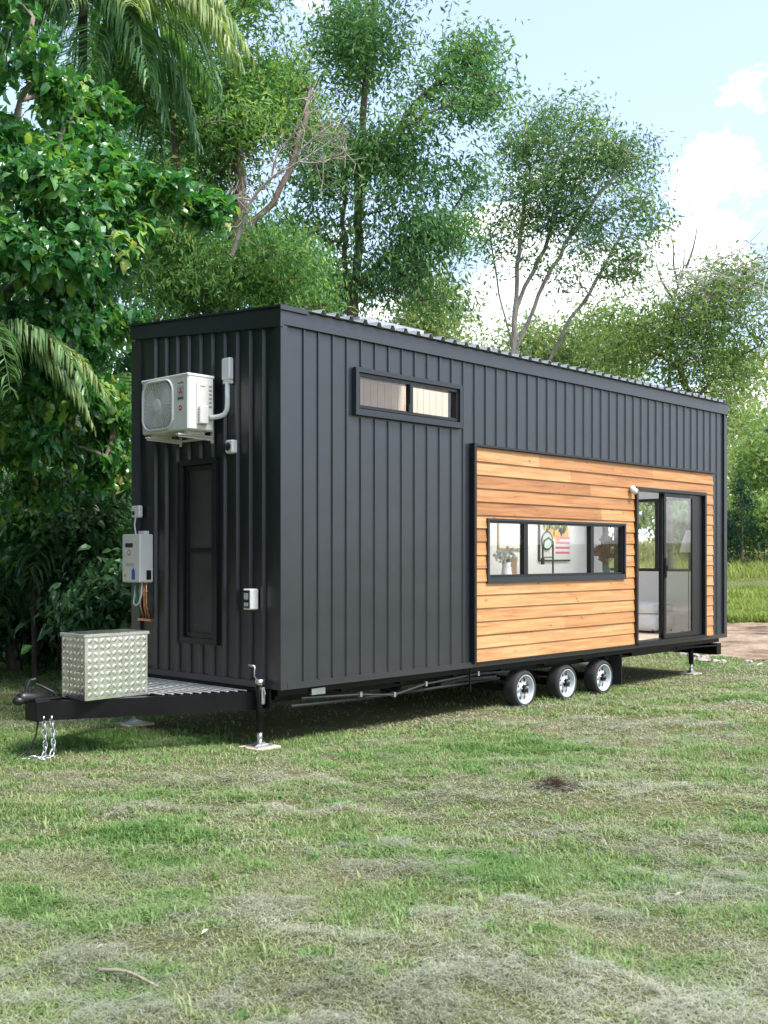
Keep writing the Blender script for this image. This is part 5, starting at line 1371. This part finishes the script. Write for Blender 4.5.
# a young pine by the far edge of the field
b0 = gp(742, 56); o = thing('young_pine', 'dark blue green young pine at the far edge of the field', 'tree', b0)
rs = np.random.RandomState(170); hgt = 4.6
V, Fq = np_tubes([(np.array([b0, b0 + (0, 0, hgt)]), np.array([.1, .02]))], 6); bulk('trunk', V, Fq, 'bark_dark', o)
A = []
for k in range(70):
    t = rs.rand(); a = rs.rand() * 6.28; r_ = (1 - t) * 1.5 * (.5 + .5 * rs.rand()) + .1; A.append(b0 + (r_ * math.cos(a), r_ * math.sin(a), .3 + t * hgt))
V, Fq, ti = foliage(np.array(A), 34, .35, .28, rs, ratio=.16, droop=-.2, flat=.2, tbase=.3, centre=b0 + (0, 0, 1)); M['leaf_pine'] = leafmat('leaf_pine', [(0, (.012, .05, .03)), (1, (.04, .11, .06))], .25, .3, .6)
bulk('crown', V, Fq, 'leaf_pine', o, tint=ti, smooth=False)
# distant wood line
VS = []
n = 2600; rs = np.random.RandomState(180)
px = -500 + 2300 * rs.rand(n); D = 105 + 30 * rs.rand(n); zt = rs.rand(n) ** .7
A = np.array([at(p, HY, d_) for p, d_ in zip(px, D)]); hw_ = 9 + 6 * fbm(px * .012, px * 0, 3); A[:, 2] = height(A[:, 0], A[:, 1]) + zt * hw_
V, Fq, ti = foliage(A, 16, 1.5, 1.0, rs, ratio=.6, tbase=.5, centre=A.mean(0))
tag(bulk('far_woodland', V, Fq, 'leaf_pale_haze', tint=ti, smooth=False), kind='stuff')

# trees of the same wood, beyond the left edge of the photograph
for i, (x, y, src, rz, k_, kz) in enumerate(((-5.2, 6.0, 'broadleaf_tree', 40, .95, 1), (-8.6, 3.4, 'broadleaf_tree', 150, 1.05, 1), (-11.5, -.5, 'broadleaf_tree', 260, 1.0, 1),
        (-6.8, 8.0, 'forest_tree', 200, 1.7, 1), (-8.4, 5.6, 'forest_tree.001', 80, 1.7, .9), (-9.6, 3.0, 'forest_tree.002', 20, 1.7, .8), (-10.2, .6, 'forest_tree', 120, 1.7, .8), (-11.2, -1.8, 'forest_tree.001', 300, 1.6, .8), (-12.5, 4.5, 'forest_tree.002', 160, 1.7, 1), (-13.5, 1.2, 'forest_tree.004', 60, 1.7, 1), (-14.5, -3.2, 'forest_tree', 10, 1.6, 1))):
    s = bpy.data.objects[src]; c = s.copy(); COL.objects.link(c); c.location = (x, y, 0); c.rotation_euler = (0, 0, R(rz)); c.scale = (k_, k_, kz)
    c['label'] = 'tree of the wood standing beyond the left edge of the photo'; c['group'] = 'trees beyond the left edge'
    for ch in [q for q in bpy.data.objects if q.parent == s]:
        d = ch.copy(); COL.objects.link(d); d.parent = c
for i, (x, y, src, rz) in enumerate(((-3.6, 7.2, 'understory_shrub.001', 20), (-5.4, 6.2, 'understory_shrub.004', 70), (-7.2, 5.2, 'understory_shrub', 140), (-8.6, 4.2, 'understory_shrub.002', 220), (-10.2, 2.6, 'understory_shrub.005', 300), (-11.6, .8, 'understory_shrub.001', 340), (-12.8, -1.4, 'understory_shrub.004', 110), (-6.5, 7.5, 'understory_shrub.007', 10), (-10, 5.5, 'understory_shrub.007', 90), (-8.8, 2.0, 'understory_shrub.007', 190), (-9.6, -.4, 'understory_shrub.005', 250), (-4.6, 8.4, 'understory_shrub.005', 250))):
    s = bpy.data.objects[src]; c = s.copy(); COL.objects.link(c); c.location = (x, y, 0); c.rotation_euler = (0, 0, R(rz)); c.scale = (1.7, 1.7, 1.2)
    c['label'] = 'shrub of the wood standing beyond the left edge of the photo'; c['group'] = 'shrubs beyond the left edge'
    for ch in [q for q in bpy.data.objects if q.parent == s]:
        d = ch.copy(); COL.objects.link(d); d.parent = c

# ------------------------------------------------------------------ debris on the lawn
logs = ['fallen grey branch on the leaf litter at the left forest edge', 'short fallen branch at the forest edge left of the tool box', 'fallen stick lying behind the drawbar coupling']
for i, ((p0, d0), (p1, d1), r_) in enumerate((((-10, 18.2), (62, 18.6), .06), ((30, 17.8), (55, 18.4), .04), ((62, 18), (20, 17.6), .03))):
    rs = np.random.RandomState(220 + i); a, b_ = gp(p0, d0) + (0, 0, .1 + .06 * i), gp(p1, d1) + (0, 0, .16 + .05 * i); q = resample([a, (a + b_) / 2 + rs.normal(0, .08, 3), b_], .15)
    V, Fq = np_tubes([(q, np.linspace(r_, r_ * .5, len(q))), (np.array([q[4], q[4] + (.1, .2, .2), q[4] + (.2, .3, .3)]), np.array([r_ * .5, r_ * .4, r_ * .2]))], 7)
    tag(bulk('fallen_branch', V, Fq, 'deadwood', org=(a + b_) / 2), logs[i], 'branch')
M['drystick'] = barkmat('dry_stick', (.26, .22, .16), (.42, .37, .29), 30)
stk = [((100, 975), (158, 990), .008, 'pale dry stick on the grass at the lower left'), ((700, 905), (712, 870), .0022, 'thin pale straw standing up on the right of the lawn'), ((560, 912), (612, 900), .0022, 'long dry straw on the clippings at the lower right')]
def gz(px, py):
    d_ = HC * F / (py - HY); return gp(px, d_) + (0, 0, .05)
for i, (a, b_, r_, lab) in enumerate(stk):
    a, b_ = gz(*a), gz(*b_); q = resample([a + (0, 0, .03), (a + b_) / 2 + (0, .01, .06), b_ + (0, 0, .03)], .03); V, Fq = np_tubes([(q, np.linspace(r_, r_ * .6, len(q)))], 6); tag(bulk('stick', V, Fq, 'drystick', org=a), lab, 'stick')
m, nt, b = newmat('straw_leaf'); b.inputs['Base Color'].default_value = (.42, .39, .31, 1); b.inputs['Roughness'].default_value = .8; M['strawleaf'] = m
lv = [(462, 888, .06, 'pale dead leaf in the middle of the lawn on the clippings'), (492, 815, .05, 'pale dead leaf on the lawn right of the bright green patch'), (571, 876, .06, 'pale dead leaf on the right half of the lawn, left of the upright one'), (619, 910, .05, 'small upright pale leaf at the lower right of the lawn'), (679, 898, .07, 'long pale leaf at the right of the lawn'), (362, 810, .05, 'pale leaf scrap in the middle distance of the lawn'), (100, 950, .05, 'pale leaf scrap at the lower left, above the stick'), (205, 940, .06, 'pale leaf blade lying flat on the left lawn'), (684, 1010, .08, 'long pale leaf at the bottom right corner'), (760, 668, .2, 'pale dry frond piece on the grass at the right edge')]
rs = np.random.RandomState(230)
for i, (px, py, l, lab) in enumerate(lv):
    l = l * .8; c = gz(px, py) + (0, 0, .025); a = rs.rand() * 6.28; d = np.array([math.cos(a), math.sin(a), .25]); s = np.array([-math.sin(a), math.cos(a), .1]) * l * .22
    mb = MB(); p = [c - d * l / 2, c - d * l * .1 + (0, 0, l * .1), c + d * l * .25 + (0, 0, l * .08), c + d * l / 2]
    mb.add([p[0], p[1] + s, p[1] - (0, 0, .006), p[1] - s, p[2] + s * .7, p[2] - (0, 0, .006), p[2] - s * .7, p[3]], [(0, 1, 2), (0, 2, 3), (1, 4, 5, 2), (2, 5, 6, 3), (4, 7, 5), (5, 7, 6)])
    tag(mb.build('dry_leaf', 'strawleaf', org=c), lab, 'leaf', 'dry leaves scattered on the lawn')
c = gz(555, 787); rs = np.random.RandomState(240); n = 500
M['darkthatch'] = leafmat('dark_thatch', [(0, (.035, .022, .015)), (1, (.12, .08, .055))], .1, .1, .9)
x = c[0] + rs.normal(0, .075, n); y = c[1] + rs.normal(0, .075, n); z = height(x, y) + .1 * np.exp(-((x - c[0]) ** 2 + (y - c[1]) ** 2) / .012) * rs.rand(n) + .01
V, q_, t_, ti = strands(x, y, z, .1 * (.5 + rs.rand(n)), .006 * np.ones(n), rs.rand(n)); tag(bulk('grass_clump', V, [q_, t_], 'darkthatch', org=c, tint=ti), 'dark brown clump of dead grass on the lawn in front of the wheels', 'clump')
rs = np.random.RandomState(250)
for i in range(22):
    px = 592 + 175 * rs.rand(); dn = 23.4 - 2.6 * ((px - CX) / F * 21.5 - 4.6); p = gp(px, min(max(dn, 17.8), 24) + rs.normal(0, .35)); r_ = .05 + .09 * rs.rand()
    mb = MB(); mb.blob(p + (0, 0, r_ * .4 + .05), (r_ * 1.3, r_, r_ * .7), 300 + i, 8, 6, .25)
    tag(mb.build('stone', 'stone', org=p), 'pale stone lying along the near edge of the dirt track', 'stone', 'stones along the dirt track')

# ================================================================== SKY, SUN, CAMERA
SUN_EL, SUN_AZ = 54, None
sd = norm(np.array([.15, -.75, 0])) * math.cos(R(SUN_EL)) + np.array([0, 0, math.sin(R(SUN_EL))])
w = bpy.data.worlds.new('World'); SC.world = w; w.use_nodes = True; nt = w.node_tree
bg = nt.nodes['Background']; bg.inputs[1].default_value = .15
sky = N(nt, 'ShaderNodeTexSky', sky_type='NISHITA', sun_disc=False); sky.sun_elevation = R(SUN_EL); sky.sun_rotation = math.atan2(sd[0], sd[1]); sky.air_density = 1.0; sky.dust_density = 2.0; sky.ozone_density = 1.0
tc = N(nt, 'ShaderNodeTexCoord'); mp = N(nt, 'ShaderNodeMapping'); mp.inputs['Scale'].default_value = (1, 1, 1.9)
nt.links.new(tc.outputs['Generated'], mp.inputs[0])
nz = N(nt, 'ShaderNodeTexNoise', Scale=7.0, Detail=9.0, Roughness=.6); mp.inputs['Location'].default_value = (.35, .1, .0)
nt.links.new(mp.outputs[0], nz.inputs['Vector'])
sx = N(nt, 'ShaderNodeSeparateXYZ'); nt.links.new(tc.outputs['Generated'], sx.inputs[0])
el = N(nt, 'ShaderNodeMapRange'); el.inputs[1].default_value = .08; el.inputs[2].default_value = .34; el.inputs[3].default_value = .13; el.inputs[4].default_value = -.08
nt.links.new(sx.outputs['Z'], el.inputs[0])
ad = N(nt, 'ShaderNodeMath', operation='ADD'); nt.links.new(nz.outputs['Fac'], ad.inputs[0]); nt.links.new(el.outputs[0], ad.inputs[1])
# a few heaped clouds at fixed places in the sky
acc = ad.outputs[0]
for px_, py_, sg, am in ((712, 202, .045, .27), (640, 300, .06, .2), (520, 290, .08, .2), (745, 78, .016, .08)):
    dv = norm(at(px_, py_, 1.0) - CAM)
    vd = N(nt, 'ShaderNodeVectorMath', operation='DISTANCE'); vd.inputs[1].default_value = tuple(dv); nt.links.new(tc.outputs['Generated'], vd.inputs[0])
    mr_ = N(nt, 'ShaderNodeMapRange', interpolation_type='SMOOTHSTEP'); mr_.inputs[1].default_value = 0; mr_.inputs[2].default_value = sg * 1.8; mr_.inputs[3].default_value = am; mr_.inputs[4].default_value = 0
    nt.links.new(vd.outputs['Value'], mr_.inputs[0]); a2 = N(nt, 'ShaderNodeMath', operation='ADD'); nt.links.new(acc, a2.inputs[0]); nt.links.new(mr_.outputs[0], a2.inputs[1]); acc = a2.outputs[0]
cm = N(nt, 'ShaderNodeMapRange', interpolation_type='SMOOTHSTEP'); cm.inputs[1].default_value = .55; cm.inputs[2].default_value = .63
nt.links.new(acc, cm.inputs[0])
# thin high haze whitens the blue
hz = N(nt, 'ShaderNodeMix', data_type='RGBA'); hz.inputs[0].default_value = .6; hz.inputs[7].default_value = (1.20, 1.36, 1.78, 1)
nt.links.new(sky.outputs[0], hz.inputs[6])
mx = N(nt, 'ShaderNodeMix', data_type='RGBA'); mx.inputs[7].default_value = (3.4, 3.5, 3.6, 1)
nt.links.new(cm.outputs[0], mx.inputs[0]); nt.links.new(hz.outputs[2], mx.inputs[6]); nt.links.new(mx.outputs[2], bg.inputs[0])

sl = bpy.data.lights.new('sun', 'SUN'); sl.energy = 1.5; sl.angle = R(14); sl.color = (1, .955, .88)
so = bpy.data.objects.new('sun', sl); COL.objects.link(so); so.rotation_euler = Vector(-sd).to_track_quat('-Z', 'Y').to_euler()

cd = bpy.data.cameras.new('camera'); cam = bpy.data.objects.new('camera', cd); COL.objects.link(cam)
cd.sensor_fit = 'VERTICAL'; cd.sensor_height = 36; cd.lens = F / 1024 * 36; cd.shift_y = (HY - 512) / 1024; cd.clip_end = 3000; cd.clip_start = .05
cam.location = tuple(CAM); cam.rotation_euler = Vector(FW).to_track_quat('-Z', 'Y').to_euler()
cd.dof.use_dof = True; cd.dof.focus_distance = 11.5; cd.dof.aperture_fstop = 4.5
SC.camera = cam
SC.view_settings.view_transform = 'Standard'; SC.view_settings.look = 'None'; SC.view_settings.exposure = 1.98; SC.view_settings.gamma = 1
SC.render.film_transparent = False
cy = SC.cycles
cy.max_bounces = 8; cy.transparent_max_bounces = 16; cy.diffuse_bounces = 4; cy.use_denoising = True
